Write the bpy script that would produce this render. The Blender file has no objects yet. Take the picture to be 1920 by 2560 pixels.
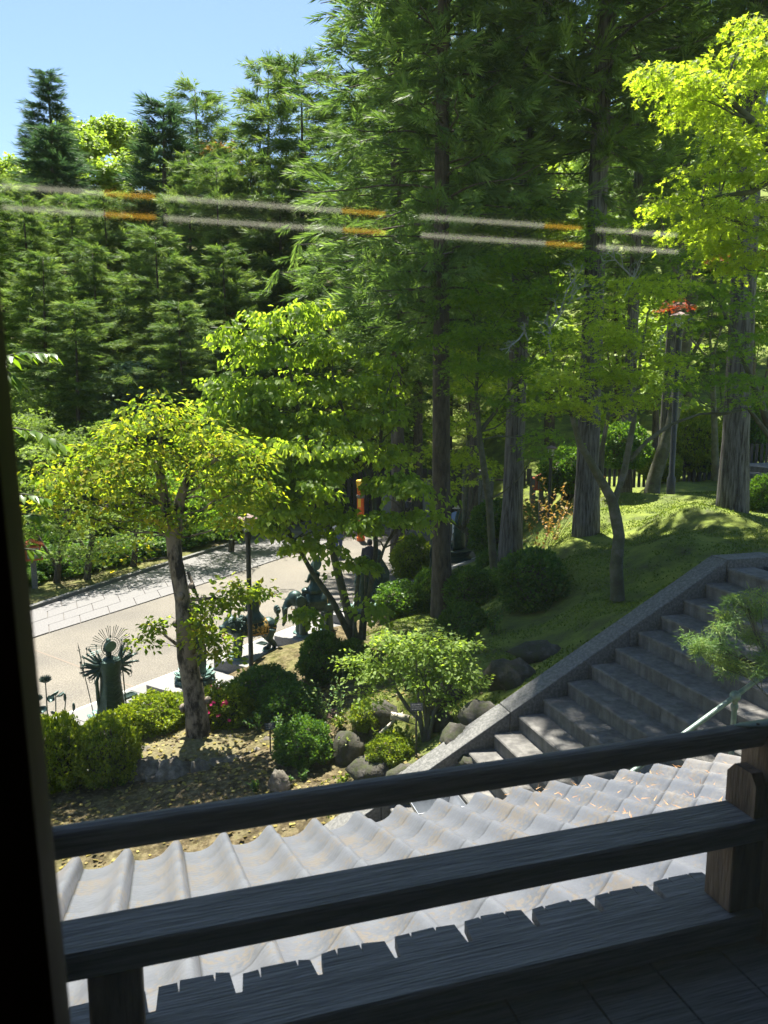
import bpy, math, random
import numpy as np
from mathutils import Vector, Matrix, noise
rnd = random.Random(7)
rng = np.random.default_rng(11)
S = bpy.context.scene
C = S.collection
# ------------------------------------------------------------------ camera, light, exposure
H = 6.0                                   # eye height above the temple road
T = math.atan(280/1920)                   # camera looks down by this angle
cam = bpy.data.cameras.new('camera'); co = bpy.data.objects.new('camera', cam); C.objects.link(co)
co.location = (0, 0, H); co.rotation_euler = (math.pi/2 - T, 0, 0)
cam.sensor_fit = 'VERTICAL'; cam.sensor_height = 36; cam.lens = 27
cam.clip_start = 0.03; cam.clip_end = 900
cam.dof.use_dof = True; cam.dof.focus_distance = 15; cam.dof.aperture_fstop = 8.0
S.camera = co
SUN_EL, SUN_AZ = math.radians(69), math.radians(-13)      # azimuth from +Y, negative = to the left
w = bpy.data.worlds.new('World'); S.world = w; w.use_nodes = True
wn = w.node_tree
sky = wn.nodes.new('ShaderNodeTexSky'); sky.sky_type = 'NISHITA'; sky.sun_disc = False
sky.sun_elevation = SUN_EL; sky.sun_rotation = SUN_AZ; sky.air_density = 1.0; sky.dust_density = 0.3; sky.ozone_density = 1.8
wn.links.new(sky.outputs[0], wn.nodes['Background'].inputs[0])
wn.nodes['Background'].inputs[1].default_value = 0.058
sl = bpy.data.lights.new('sun', 'SUN'); sl.energy = 5.0; sl.angle = math.radians(0.53); sl.color = (1, .945, .86)
so = bpy.data.objects.new('sun', sl); C.objects.link(so)
sd = Vector((math.sin(SUN_AZ)*math.cos(SUN_EL), math.cos(SUN_AZ)*math.cos(SUN_EL), math.sin(SUN_EL)))
so.rotation_euler = sd.to_track_quat('Z', 'Y').to_euler()
vs = S.view_settings; vs.view_transform = 'Standard'; vs.look = 'None'; vs.gamma = 1; vs.use_curve_mapping = False
vs.exposure = 2.1
S.cycles.max_bounces = 8; S.cycles.diffuse_bounces = 6; S.cycles.glossy_bounces = 3
S.cycles.transmission_bounces = 4; S.cycles.transparent_max_bounces = 8
S.cycles.caustics_reflective = False; S.cycles.caustics_refractive = False

# ------------------------------------------------------------------ measuring helpers (authoring only: give world points)
def ray(px, py):
    b = 1280-py
    return Vector((px-960, 1920*math.cos(T)+b*math.sin(T), -1920*math.sin(T)+b*math.cos(T)))
def P(px, py, Y):
    r = ray(px, py); k = Y/r.y; return Vector((r.x*k, Y, H+r.z*k))
def G(px, py, z=0):
    r = ray(px, py); k = (z-H)/r.z; return Vector((r.x*k, r.y*k, z))
A17 = math.radians(17)
E1 = Vector((math.cos(A17), math.sin(A17), 0)); E2 = Vector((-math.sin(A17), math.cos(A17), 0))
def BW(s, d, z): return E1*s + E2*d + Vector((0, 0, z))

# ------------------------------------------------------------------ materials
def mat(name, c1, c2=None, rough=.8, scale=5, metal=0, bump=0, bscale=None, spec=.4, c3=None, detail=6, coords='Object', stretch=None, lo=.35, hi=.65):
    m = bpy.data.materials.new(name); m.use_nodes = True; nt = m.node_tree; b = nt.nodes['Principled BSDF']
    b.inputs['Roughness'].default_value = rough; b.inputs['Metallic'].default_value = metal
    b.inputs['Specular IOR Level'].default_value = spec
    b.inputs['Base Color'].default_value = (*c1, 1)
    tc = nt.nodes.new('ShaderNodeTexCoord'); src = tc.outputs[coords]
    if stretch:
        mp = nt.nodes.new('ShaderNodeMapping'); mp.inputs['Scale'].default_value = stretch
        nt.links.new(src, mp.inputs[0]); src = mp.outputs[0]
    if c2:
        n = nt.nodes.new('ShaderNodeTexNoise'); n.inputs['Scale'].default_value = scale; n.inputs['Detail'].default_value = detail
        n.inputs['Roughness'].default_value = .65
        nt.links.new(src, n.inputs['Vector'])
        r = nt.nodes.new('ShaderNodeValToRGB'); r.color_ramp.elements[0].position = lo; r.color_ramp.elements[1].position = hi
        r.color_ramp.elements[0].color = (*c1, 1); r.color_ramp.elements[1].color = (*c2, 1)
        if c3: e = r.color_ramp.elements.new((lo+hi)/2); e.color = (*c3, 1)
        nt.links.new(n.outputs[0], r.inputs[0]); nt.links.new(r.outputs[0], b.inputs['Base Color'])
    if bump:
        n2 = nt.nodes.new('ShaderNodeTexNoise'); n2.inputs['Scale'].default_value = bscale or scale*4; n2.inputs['Detail'].default_value = 6
        nt.links.new(src, n2.inputs['Vector'])
        bp = nt.nodes.new('ShaderNodeBump'); bp.inputs['Strength'].default_value = bump; bp.inputs['Distance'].default_value = .02
        nt.links.new(n2.outputs[0], bp.inputs['Height']); nt.links.new(bp.outputs[0], b.inputs['Normal'])
    return m
def leafmat(name, cols, trans, tcol=None, rough=.55, spec=.22):
    """leaf: colour varies leaf by leaf through the random attribute 'tint'; part of the light passes through"""
    m = bpy.data.materials.new(name); m.use_nodes = True; nt = m.node_tree; b = nt.nodes['Principled BSDF']
    at = nt.nodes.new('ShaderNodeAttribute'); at.attribute_name = 'tint'
    r = nt.nodes.new('ShaderNodeValToRGB'); els = r.color_ramp.elements
    k = len(cols)
    els[0].position = 0; els[0].color = (*cols[0], 1); els[1].position = 1; els[1].color = (*cols[-1], 1)
    for i in range(1, k-1):
        e = els.new(i/(k-1)); e.color = (*cols[i], 1)
    nt.links.new(at.outputs['Fac'], r.inputs[0])
    nt.links.new(r.outputs[0], b.inputs['Base Color'])
    b.inputs['Roughness'].default_value = rough; b.inputs['Specular IOR Level'].default_value = spec
    t = nt.nodes.new('ShaderNodeBsdfTranslucent')
    mx = nt.nodes.new('ShaderNodeMix'); mx.data_type = 'RGBA'; mx.blend_type = 'MULTIPLY'; mx.inputs['Factor'].default_value = 1
    nt.links.new(r.outputs[0], mx.inputs['A']); mx.inputs['B'].default_value = (*(tcol or (2.2, 2.0, .9)), 1)
    nt.links.new(mx.outputs['Result'], t.inputs[0])
    ms = nt.nodes.new('ShaderNodeMixShader'); ms.inputs[0].default_value = trans
    nt.links.new(b.outputs[0], ms.inputs[1]); nt.links.new(t.outputs[0], ms.inputs[2])
    nt.links.new(ms.outputs[0], nt.nodes['Material Output'].inputs[0])
    return m
L = {}
L['cedar'] = leafmat('cedar_needles', [(.034,.068,.022),(.080,.138,.037),(.137,.213,.062),(.228,.312,.111)], .42, (1.6,1.7,.8), .55)
L['cedar_brown'] = leafmat('cedar_dead_needles', [(.05,.03,.015),(.09,.06,.03)], .2, (1.2,1.1,.8))
L['fir'] = leafmat('forest_needles', [(.025,.061,.020),(.068,.127,.033),(.128,.198,.050),(.204,.275,.088)], .4, (1.6,1.6,.8), .6)
L['firdark'] = leafmat('forest_needles_deep_green', [(.026,.058,.034),(.050,.101,.050),(.084,.143,.067)], .3, (1.5,1.6,.9), .6)
L['far'] = leafmat('chinquapin_leaves', [(.105,.180,.030),(.195,.285,.045),(.300,.390,.075)], .4, (1.6,1.6,.7))
L['farorange'] = leafmat('new_orange_leaves', [(.182,.143,.039),(.312,.169,.052),(.260,.234,.052)], .4, (1.6,1.4,.8))
L['dog'] = leafmat('dogwood_leaves', [(.085,.15,.025),(.13,.21,.03),(.18,.27,.045),(.24,.32,.07)], .70, (2.3,2.1,.8), .5, .28)
L['yellow'] = leafmat('yellowing_leaves', [(.060,.120,.018),(.102,.175,.023),(.170,.239,.027),(.230,.267,.032),(.306,.248,.036)], 0.56, (1.9,1.8,.6), .75, .08)
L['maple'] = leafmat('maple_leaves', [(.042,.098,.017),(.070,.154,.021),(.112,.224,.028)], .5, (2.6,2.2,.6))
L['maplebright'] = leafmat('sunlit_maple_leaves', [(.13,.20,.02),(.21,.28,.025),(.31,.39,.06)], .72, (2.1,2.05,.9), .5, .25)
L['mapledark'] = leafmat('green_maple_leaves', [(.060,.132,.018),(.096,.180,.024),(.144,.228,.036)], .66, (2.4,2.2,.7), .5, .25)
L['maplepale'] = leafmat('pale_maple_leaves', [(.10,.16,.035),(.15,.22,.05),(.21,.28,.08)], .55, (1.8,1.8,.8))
L['red'] = leafmat('red_maple_leaves', [(.12,.03,.015),(.2,.05,.02),(.16,.08,.02)], .45, (2,1.2,.8))
L['bluegreen'] = leafmat('pale_green_leaves', [(.108,.180,.108),(.192,.276,.180),(.360,.432,.312)], .35, (1.3,1.5,1))
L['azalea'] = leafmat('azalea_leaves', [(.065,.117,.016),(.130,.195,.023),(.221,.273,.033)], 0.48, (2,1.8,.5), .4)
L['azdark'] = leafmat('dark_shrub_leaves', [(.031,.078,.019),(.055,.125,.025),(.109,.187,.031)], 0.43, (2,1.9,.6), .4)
L['lime'] = leafmat('lime_leaves', [(.108,.180,.036),(.168,.252,.054),(.264,.348,.096)], 0.58, (1.9,1.8,.7))
L['cypress'] = leafmat('cypress_sprays', [(.058,.130,.043),(.115,.202,.058),(.230,.288,.072)], .4, (1.7,1.7,.8))
L['cherry'] = leafmat('cherry_leaves', [(.07,.14,.015),(.11,.19,.02)], .5, (2,1.9,.5), .35)
L['grass'] = leafmat('moss_blades', [(.043,.076,.017),(.099,.153,.026),(.170,.222,.039)], .4, (1.8,1.7,.5))
L['litter'] = leafmat('fallen_leaves', [(.060,.042,.018),(.120,.090,.030),(.216,.180,.036),(.252,.216,.060)], .2, (1.3,1.2,.7))
L['flower'] = leafmat('azalea_flowers', [(.5,.03,.12),(.65,.06,.2)], .3, (1.2,1,1))
L['white'] = leafmat('dogwood_bracts', [(.360,.372,.300),(.450,.456,.390)], .3, (1,1,1))
BARK = mat('cedar_bark', (.028,.024,.021), (.136,.132,.120), .95, 7, bump=1, bscale=16, stretch=(3.2,3.2,.28), detail=8, lo=.38, hi=.6)
BARKD = mat('dark_bark', (.03,.024,.018), (.10,.085,.065), .95, 6, bump=.8, bscale=16, stretch=(2,2,.5))
BARKM = mat('maple_bark', (.049,.042,.032), (.119,.112,.091), .9, 4, bump=.5, bscale=20, c3=(.070,.077,.042))
BARKY = mat('blotched_bark', (.02,.016,.012), (.20,.165,.125), .9, 3.6, bump=.7, bscale=22, lo=.43, hi=.56, stretch=(1.5,1.5,.7))
LICHEN = mat('lichen', (.150,.168,.162), (.300,.324,.300), .95, 12, bump=1)
BRONZE = mat('green_bronze', (.016,.036,.032), (.044,.080,.068), .42, 5, metal=.55, bump=.25, bscale=40, spec=.5)
BRONZEL = mat('pale_bronze', (.07,.14,.12), (.14,.22,.19), .5, 6, metal=.35, bump=.2)
GOLD = mat('gilded_bronze', (.55,.33,.08), (.35,.2,.05), .35, 20, metal=.8)
GRANITE = mat('granite', (.116,.114,.106), (.185,.178,.167), .75, 60, bump=.1, c3=(.148,.144,.134))
GRANITED = mat('weathered_granite', (.059,.060,.055), (.200,.198,.181), .8, 28, bump=.5, bscale=70, c3=(.118,.118,.110), lo=.3, hi=.7)
ROCK = mat('garden_rock', (.061,.051,.041), (.223,.193,.162), .95, 5, bump=1, bscale=14, c3=(.112,.101,.076))
ROCKM = mat('mossy_rock', (.036,.045,.012), (.096,.090,.072), .95, 4, bump=1, bscale=14, c3=(.042,.039,.030))
WOOD = mat('weathered_wood', (.15,.15,.155), (.30,.30,.30), .75, 9, bump=.5, bscale=18, stretch=(.5,9,9), spec=.3)
WOODB = mat('brown_wood', (.06,.035,.02), (.15,.09,.055), .7, 6, bump=.4, stretch=(5,5,.5))
DARKWOOD = mat('dark_lacquered_wood', (.006,.005,.005), (.02,.011,.008), .6, 4, stretch=(4,4,.4), spec=.2)
BLACKMETAL = mat('dark_painted_steel', (.014,.017,.018), (.03,.034,.035), .45, 10, spec=.4)
PIPE = mat('pale_green_painted_pipe', (.12,.19,.16), (.26,.32,.28), .45, 12, metal=.2, bump=.1)
ORANGE = mat('vermilion_paint', (.62,.10,.02), (.75,.16,.03), .5, 6)
REDD = mat('faded_red_paint', (.34,.07,.03), (.45,.12,.05), .6, 6)
YEL = mat('yellow_paint', (.75,.45,.04), None, .5)
GLASSY = mat('frosted_lantern_glass', (.42,.43,.38), (.55,.55,.48), .3, 5)
TINT = mat('lantern_panel', (.22,.26,.24), (.32,.36,.33), .5, 5)
WHITE = mat('white_paint', (.75,.75,.72), None, .6)
SKIN = mat('skin', (.5,.33,.25), None, .6)
HAIR = mat('black_hair', (.01,.009,.008), None, .6)
BAMBOO = mat('dry_bamboo', (.36,.32,.24), (.5,.46,.36), .6, 8)
FENCEW = mat('dark_fence_boards', (.035,.03,.026), (.08,.07,.06), .85, 5, stretch=(4,4,.4))
CLOTHB = mat('blue_cloth', (.16,.24,.42), None, .85); CLOTHT = mat('teal_shirt', (.12,.22,.3), None, .85)
CLOTHP = mat('white_cloth', (.6,.6,.58), None, .85); CLOTHD = mat('dark_cloth', (.02,.02,.025), None, .85)
CLOTHJ = mat('jeans', (.06,.09,.17), None, .9)

# ------------------------------------------------------------------ mesh helpers
class M:
    def __init__(s): s.v = []; s.f = []
    def add(s, v, f):
        o = len(s.v); s.v += [tuple(p) for p in v]; s.f += [tuple(i+o for i in q) for q in f]; return s
    def box(s, c, d, rz=0, R=None, taper=1):
        R = R or Matrix.Rotation(rz, 3, 'Z'); c = Vector(c); vs_ = []
        for z in (-.5, .5):
            t = taper if z > 0 else 1
            for x, y in ((-.5,-.5),(.5,-.5),(.5,.5),(-.5,.5)):
                vs_.append(c + R @ Vector((x*d[0]*t, y*d[1]*t, z*d[2])))
        return s.add(vs_, [(3,2,1,0),(4,5,6,7),(0,1,5,4),(1,2,6,5),(2,3,7,6),(3,0,4,7)])
    def tube(s, pts, rad, n=8, cap=True):
        pts = [Vector(p) for p in pts]; k = len(pts)
        if not hasattr(rad, '__len__'): rad = [rad]*k
        vs_ = []; up = None
        for i, p in enumerate(pts):
            t = (pts[min(i+1, k-1)] - pts[max(i-1, 0)]); t = t.normalized() if t.length > 1e-9 else Vector((0,0,1))
            if up is None: up = t.orthogonal().normalized()
            up = up - t*up.dot(t)
            up = up.normalized() if up.length > 1e-6 else t.orthogonal().normalized()
            b = t.cross(up)
            for j in range(n):
                a = 2*math.pi*j/n; vs_.append(p + (up*math.cos(a) + b*math.sin(a))*rad[i])
        fs = [(i*n+j, i*n+(j+1)%n, (i+1)*n+(j+1)%n, (i+1)*n+j) for i in range(k-1) for j in range(n)]
        if cap: fs += [tuple(range(n-1, -1, -1)), tuple((k-1)*n+j for j in range(n))]
        return s.add(vs_, fs)
    def ell(s, c, r, nu=12, nv=8, R=None, jit=0, seed=0):
        c = Vector(c); r = (r, r, r) if not hasattr(r, '__len__') else r; vs_ = []
        rr = random.Random(seed)
        def pt(x, y, z):
            v = Vector((x, y, z))
            if jit: v *= 1 + jit*noise.noise(v*1.7+Vector((seed*3.1, 0, 0))) + jit*.5*noise.noise(v*4+Vector((0, seed*2.3, 0)))
            v = Vector((v.x*r[0], v.y*r[1], v.z*r[2])); return c + (R @ v if R else v)
        vs_.append(pt(0, 0, 1))
        for i in range(1, nv):
            th = math.pi*i/nv
            for j in range(nu):
                a = 2*math.pi*j/nu; vs_.append(pt(math.sin(th)*math.cos(a), math.sin(th)*math.sin(a), math.cos(th)))
        vs_.append(pt(0, 0, -1))
        fs = [(0, 1+j, 1+(j+1) % nu) for j in range(nu)]
        for i in range(nv-2):
            for j in range(nu):
                a = 1+i*nu+j; b = 1+i*nu+(j+1) % nu; fs.append((a, a+nu, b+nu, b))
        e = 1+(nv-1)*nu; fs += [(e-nu+(j+1) % nu, e-nu+j, e) for j in range(nu)]
        return s.add(vs_, fs)
    def lathe(s, prof, c=(0,0,0), n=16, sx=1, sy=1, lob=0, nl=8, cap=True):
        c = Vector(c); vs_ = []
        for r, z in prof:
            for j in range(n):
                a = 2*math.pi*j/n; q = r*(1+lob*math.cos(nl*a)); vs_.append(c+Vector((q*sx*math.cos(a), q*sy*math.sin(a), z)))
        k = len(prof)
        fs = [(i*n+j, i*n+(j+1) % n, (i+1)*n+(j+1) % n, (i+1)*n+j) for i in range(k-1) for j in range(n)]
        if cap: fs += [tuple(range(n-1, -1, -1)), tuple((k-1)*n+j for j in range(n))]
        return s.add(vs_, fs)
    def extr(s, poly, vec):
        """closed outline (3-D points) pushed along vec"""
        poly = [Vector(p) for p in poly]; vec = Vector(vec); n = len(poly)
        return s.add(poly+[p+vec for p in poly], [tuple(range(n-1, -1, -1)), tuple(range(n, 2*n))] + [(i, (i+1) % n, n+(i+1) % n, n+i) for i in range(n)])
    def mesh(s, name, m, smooth=True, off=None):
        me = bpy.data.meshes.new(name)
        vv = s.v if off is None else [(x-off[0], y-off[1], z-off[2]) for x, y, z in s.v]
        me.from_pydata(vv, [], s.f); me.materials.append(m)
        if smooth: me.shade_smooth()
        return me
    def build(s, name, m, parent=None, smooth=True, world=False, sharp=True):
        off = parent_world(parent) if (world and parent) else None
        me = s.mesh(name, m, smooth, off)
        if smooth and sharp: me.set_sharp_from_angle(angle=math.radians(42))
        o = bpy.data.objects.new(name, me); C.objects.link(o); o.parent = parent; return o
def parent_world(p):
    v = Vector((0, 0, 0))
    while p: v += p.location; p = p.parent
    return v
def tag(o, label=None, cat=None, group=None, kind=None):
    if label: o['label'] = label
    if cat: o['category'] = cat
    if group: o['group'] = group
    if kind: o['kind'] = kind
    return o
def thing(name, label, cat, loc=(0,0,0), rz=0, group=None):
    o = bpy.data.objects.new(name, None); C.objects.link(o); o.empty_display_size = .3
    o.location = loc; o.rotation_euler = (0, 0, rz); return tag(o, label, cat, group)
def link(name, me, parent=None, loc=(0,0,0), rot=(0,0,0), scale=(1,1,1)):
    o = bpy.data.objects.new(name, me); C.objects.link(o); o.parent = parent; o.location = loc; o.rotation_euler = rot; o.scale = scale; return o
def dup(root, loc, rz=0, scale=1, label=None, group=None):
    r = root.copy(); C.objects.link(r); r.location = loc; r.rotation_euler = (0, 0, rz); r.scale = (scale,)*3 if not hasattr(scale, '__len__') else scale
    if label: r['label'] = label
    if group: r['group'] = group
    for ch in list(root.children):
        c = ch.copy(); C.objects.link(c); c.parent = r
        for g in list(ch.children):
            d = g.copy(); C.objects.link(d); d.parent = c
    return r
def remesh(o, v, it=4):
    m = o.modifiers.new('Remesh', 'REMESH'); m.mode = 'VOXEL'; m.voxel_size = v; m.use_smooth_shade = True
    s2 = o.modifiers.new('Smooth', 'SMOOTH'); s2.iterations = it; s2.factor = .5
    return o

# ------------------------------------------------------------------ leaves (numpy)
TPL = {
 'leaf': (np.array([(0,0,0),(.30,.45,.07),(0,1,-.05),(-.30,.45,.07)]), [(0,1,2),(0,2,3)]),
 'wide': (np.array([(0,0,0),(.42,.4,.08),(0,1,-.16),(-.42,.4,.08)]), [(0,1,2),(0,2,3)]),
 'round': (np.array([(0,0,0),(.5,.5,.05),(0,1,0),(-.5,.5,.05)]), [(0,1,2),(0,2,3)]),
 'blade': (np.array([(-.05,0,0),(.05,0,0),(0.03,.6,.04),(0,1,.14)]), [(0,1,2),(0,2,3)]),
 'needle': (np.array([(-.06,0,0),(.06,0,0),(0,1,.12)]), [(0,1,2)]),
 'star': (np.array([(0,.25,0),(0,0,0),(.5,.08,.02),(.16,.38,0),(.46,.66,-.03),(.1,.5,0),(0,1,-.06),(-.1,.5,0),(-.46,.66,-.03),(-.16,.38,0),(-.5,.08,.02)]),
          [(1,2,3),(0,3,4),(0,4,5),(0,5,6),(0,6,7),(0,7,8),(0,8,9),(1,9,10)]),
}
def norm(a): return a/np.maximum(np.linalg.norm(a, axis=1, keepdims=True), 1e-9)
def leaves(pos, dirs, nor, size, kind, tint=None):
    """pos Nx3, dirs Nx3 (length axis), nor Nx3 (approx normal), size N -> verts, tris, tint per vertex"""
    tp, tf = TPL[kind]; n = len(pos)
    d = norm(dirs); u = np.cross(d, nor); u = norm(u); w_ = np.cross(u, d)
    v = pos[:, None, :] + size[:, None, None]*(tp[None, :, 0:1]*u[:, None, :] + tp[None, :, 1:2]*d[:, None, :] + tp[None, :, 2:3]*w_[:, None, :])
    f = np.array(tf)[None] + (np.arange(n)*len(tp))[:, None, None]
    if tint is None: tint = rng.random(n)
    return v.reshape(-1, 3), f.reshape(-1, 3), np.repeat(tint, len(tp))
def np_mesh(name, parts, m, off=(0,0,0)):
    V = []; F = []; Tn = []; o = 0
    for v, f, t in parts: V.append(v); F.append(f+o); Tn.append(t); o += len(v)
    V = np.concatenate(V)-np.array(off); F = np.concatenate(F); Tn = np.concatenate(Tn)
    me = bpy.data.meshes.new(name)
    me.vertices.add(len(V)); me.vertices.foreach_set('co', V.astype(np.float32).ravel())
    me.loops.add(len(F)*3); me.loops.foreach_set('vertex_index', F.astype(np.int32).ravel())
    me.polygons.add(len(F)); me.polygons.foreach_set('loop_start', np.arange(0, len(F)*3, 3, dtype=np.int32))
    me.update(calc_edges=True)
    a = me.attributes.new('tint', 'FLOAT', 'POINT'); a.data.foreach_set('value', Tn.astype(np.float32))
    me.materials.append(m); return me
def rv(n): return norm(rng.normal(size=(n, 3)))

def pads(lobes, per, padr, flat, lsize, kind, droop=.2, upn=1.0, puffy=0, ltv=.22, nmul=1.0):
    """crown: every lobe (centre, radii) is filled with leaf pads biased to its outside; returns leaf arrays and pad centres"""
    out = []; centres = []
    for (c, r) in lobes:
        c = np.array(c); r = np.array(r)
        area = (r[0]*r[1]+r[0]*r[2]+r[1]*r[2])/3
        npad = max(3, int(area*9/(padr*padr)*nmul))
        q = rv(npad)*(rng.random((npad, 1))**.45); q[:, 2] = np.where(q[:, 2] < -.3, q[:, 2]*.6, q[:, 2])
        pc = c + q*r; centres.append(pc)
        for k in range(npad):
            n = int(per*(0.6+.8*rng.random())); pr = padr*(.6+.8*rng.random())
            a = rng.random(n)*2*math.pi; rr = np.sqrt(rng.random(n))
            off = np.stack([np.cos(a)*rr, np.sin(a)*rr, rng.normal(size=n)*flat], 1)
            tilt = rng.normal(size=3)*.28; outw = q[k]*r; 
            off[:, 2] += off[:, 0]*tilt[0]+off[:, 1]*tilt[1] - .25*(rr**2)
            if puffy: off = off*(1-puffy)+rv(n)*(rng.random((n, 1))**.5)*puffy
            pos = pc[k]+off*pr
            d = off*np.array([1, 1, .3])+rng.normal(size=(n, 3))*.35+np.array([0, 0, -droop])
            nn = np.array([0, 0, upn])+rng.normal(size=(n, 3))*.45+q[k]*.4
            tb = rng.random()
            out.append(leaves(pos, d, nn, lsize*(.65+.7*rng.random(n)), kind, np.clip(tb*(1-ltv*2)+rng.random(n)*ltv*2, 0, 1)))
    return out, centres

def limb_net(mb, trunk, lobes, centres, r0, seed, twig=.5):
    rr = random.Random(seed)
    pts = [(Vector(p), r) for path in trunk for p, r in path]
    for (c, r), pc in zip(lobes, centres):
        c = Vector(c)
        best = min(pts, key=lambda q: (q[0]-c).length + (2.5*max(0, q[0].z-c.z+.3)))
        s0 = best[0]; ln = (c-s0).length; r1 = min(best[1]*.7, r0*(.5+.12*ln))
        mid = s0.lerp(c, .5)+Vector((rr.uniform(-.1,.1)*ln, rr.uniform(-.1,.1)*ln, -.06*ln+rr.uniform(-.05,.12)*ln))
        q1 = s0.lerp(mid, .5)+Vector((rr.uniform(-.05,.05)*ln, rr.uniform(-.05,.05)*ln, rr.uniform(-.04,.06)*ln))
        path = [s0, q1, mid, mid.lerp(c, .55)+Vector((rr.uniform(-.05,.05)*ln,)*3), c]
        mb.tube(path, [r1, r1*.8, r1*.6, r1*.42, r1*.25], 6, False)
        sel = list(pc); rr.shuffle(sel)
        for p in sel[:max(3, int(len(sel)*twig))]:
            p = Vector(p); a = path[rr.choice((1, 2, 3, 3, 4, 4))]
            m_ = a.lerp(p, .5)+Vector((rr.uniform(-.15,.15), rr.uniform(-.15,.15), rr.uniform(-.1,.12)))*((p-a).length)
            mb.tube([a, m_, p], [r1*.28+.002, r1*.17+.002, .003], 4, False)

def tree(name, label, trunk, lobes, m, bark, per=60, padr=.45, flat=.12, lsize=.08, kind='leaf', droop=.2, upn=1.0, puffy=0, r0=.05, seed=1,
         group=None, cat='tree', ltv=.22, nmul=1.0, twig=.5, extra=None, bumpy=.06):
    """trunk: list of paths [(px,py,Y,r)..]; lobes: (px,py,Y,rx_px,ry_px,rdepth_m)"""
    tr = [[(P(a, b, Y), r) for a, b, Y, r in path] for path in trunk]
    lb = [(tuple(P(a, b, Y)), (rx*Y/1920, rd, ry*Y/1920)) for a, b, Y, rx, ry, rd in lobes]
    root = thing(name, label, cat, tr[0][0][0], 0, group)
    arr, cen = pads(lb, per, padr, flat, lsize, kind, droop, upn, puffy, ltv, nmul)
    mb = M(); rr = random.Random(seed)
    for path in tr:
        # refine the trunk and let it wander a little
        pp = []; rd = []
        for i in range(len(path)-1):
            a, ra = path[i]; b, rb = path[i+1]; k = max(2, int((b-a).length/.35))
            for j in range(k):
                t = j/k; q = a.lerp(b, t); w2 = bumpy*min(1, 3*ra)
                nz = noise.noise_vector(q*1.3+Vector((seed, 0, 0)))
                pp.append(q+nz*w2); r_ = ra+(rb-ra)*t; rd.append(r_*(1+.14*noise.noise(q*4+Vector((seed*5, 0, 0)))))
        pp.append(path[-1][0]); rd.append(path[-1][1])
        mb.tube(pp, rd, 10 if path[0][1] > .06 else 7, True)
    limb_net(mb, tr, lb, cen, r0, seed, twig)
    if extra: extra(mb)
    mb.build('trunk', bark, root, world=True)
    if arr:
        cr = link('crown', np_mesh(name+'_crown', arr, m, tr[0][0][0]), root); cr['kind'] = 'stuff'
    return root

def tufted(h, r, seed, nl, clumps, nb, bl, spread, t0=.12, shape=.8, droop=.35, kind='needle', m=None, mb_=None, nm='conifer', lean=0, up=.35, trunk_r=.2, brown=0, clr=.25, flare=1.25, trunk_sides=9, sink=.5, rl=(.5, 1.2)):
    """conifer with drooping limbs and needle tufts, built round the origin; returns (trunk mesh, crown mesh, brown mesh)"""
    g = np.random.default_rng(seed); rr = random.Random(seed)
    mb = M(); k = 14; pts = []; rad = []
    for i in range(k+1):
        t = i/k; z = -sink+(h+sink)*t
        pts.append(Vector((lean*t*h+.08*math.sin(t*5+seed), .08*math.cos(t*4+seed), z))); rad.append(trunk_r*((1-t)**.8*.94+.02)*(flare if i == 0 else 1))
    pts.insert(1, Vector((pts[0].x, pts[0].y, .25))); rad.insert(1, trunk_r*1.12)
    mb.tube(pts, rad, trunk_sides, True)
    Cn = []; Ax = []; Sc = []
    for i in range(nl):
        t = t0+(1-t0)*((i+rr.random())/nl); az = i*2.4+rr.uniform(-.5, .5)
        ln = r*(min(1, (1-t)*1.15+.03)**shape)*rr.uniform(rl[0], rl[1])*min(1, .55+(t-t0)*5)
        z = t*h; base = Vector((lean*t*h, 0, z)); d = Vector((math.cos(az), math.sin(az), 0))
        path = []
        for j in range(6):
            q = j/5; path.append(base+d*ln*q+Vector((0, 0, ln*(.15*q-droop*q*q+.22*q**4)))+Vector((rr.uniform(-.05,.05), rr.uniform(-.05,.05), 0))*ln*q)
        mb.tube(path, [max(.008, trunk_r*.13*(1-t)+.006)*(1-.8*j/5)+.004 for j in range(6)], 4, False)
        nc = max(2, int(clumps*(.35+ln/r)))
        for _ in range(nc):
            q = clr+(1-clr)*rr.random()**.7; i0 = min(4, int(q*5)); p = path[i0].lerp(path[i0+1], q*5-i0)
            side = Vector((-d.y, d.x, 0))*rr.gauss(0, .22)*ln*q
            Cn.append(p+side+Vector((0, 0, rr.uniform(-.22,.06)*ln*.6)))
            a = d*rr.uniform(.4, 1)+side.normalized()*rr.uniform(-.2, .7)+Vector((rr.uniform(-.3,.3), rr.uniform(-.3,.3), rr.uniform(-.55,.45)))
            Ax.append(a.normalized()); Sc.append(rr.uniform(.6, 1.25))
    n = len(Cn); Cn = np.array(Cn); Ax = np.array(Ax); Sc = np.array(Sc)
    pos = np.repeat(Cn, nb, 0); ax = np.repeat(Ax, nb, 0); sc = np.repeat(Sc, nb)
    along = g.random((n*nb, 1)); N = n*nb
    perp = norm(np.cross(ax, norm(g.normal(size=(N, 3)))))
    d = ax+perp*spread*(1.1-.5*along)+np.array([0, 0, -.12]); pos = pos+ax*(along*2.3-.5)*bl*sc[:, None]+perp*.03
    d[:, 2] += up*.3*(along[:, 0])
    nn = norm(np.cross(d, perp))+g.normal(size=(N, 3))*.3
    tb = np.repeat(g.random(n), nb)*.6+g.random(N)*.15+along[:, 0]*.25
    cr = np_mesh(nm+'_crown', [leaves(pos, d, nn, bl*sc*(.7+.5*g.random(N)), kind, tb)], m)
    return mb.mesh(nm+'_trunk', mb_), cr

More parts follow.
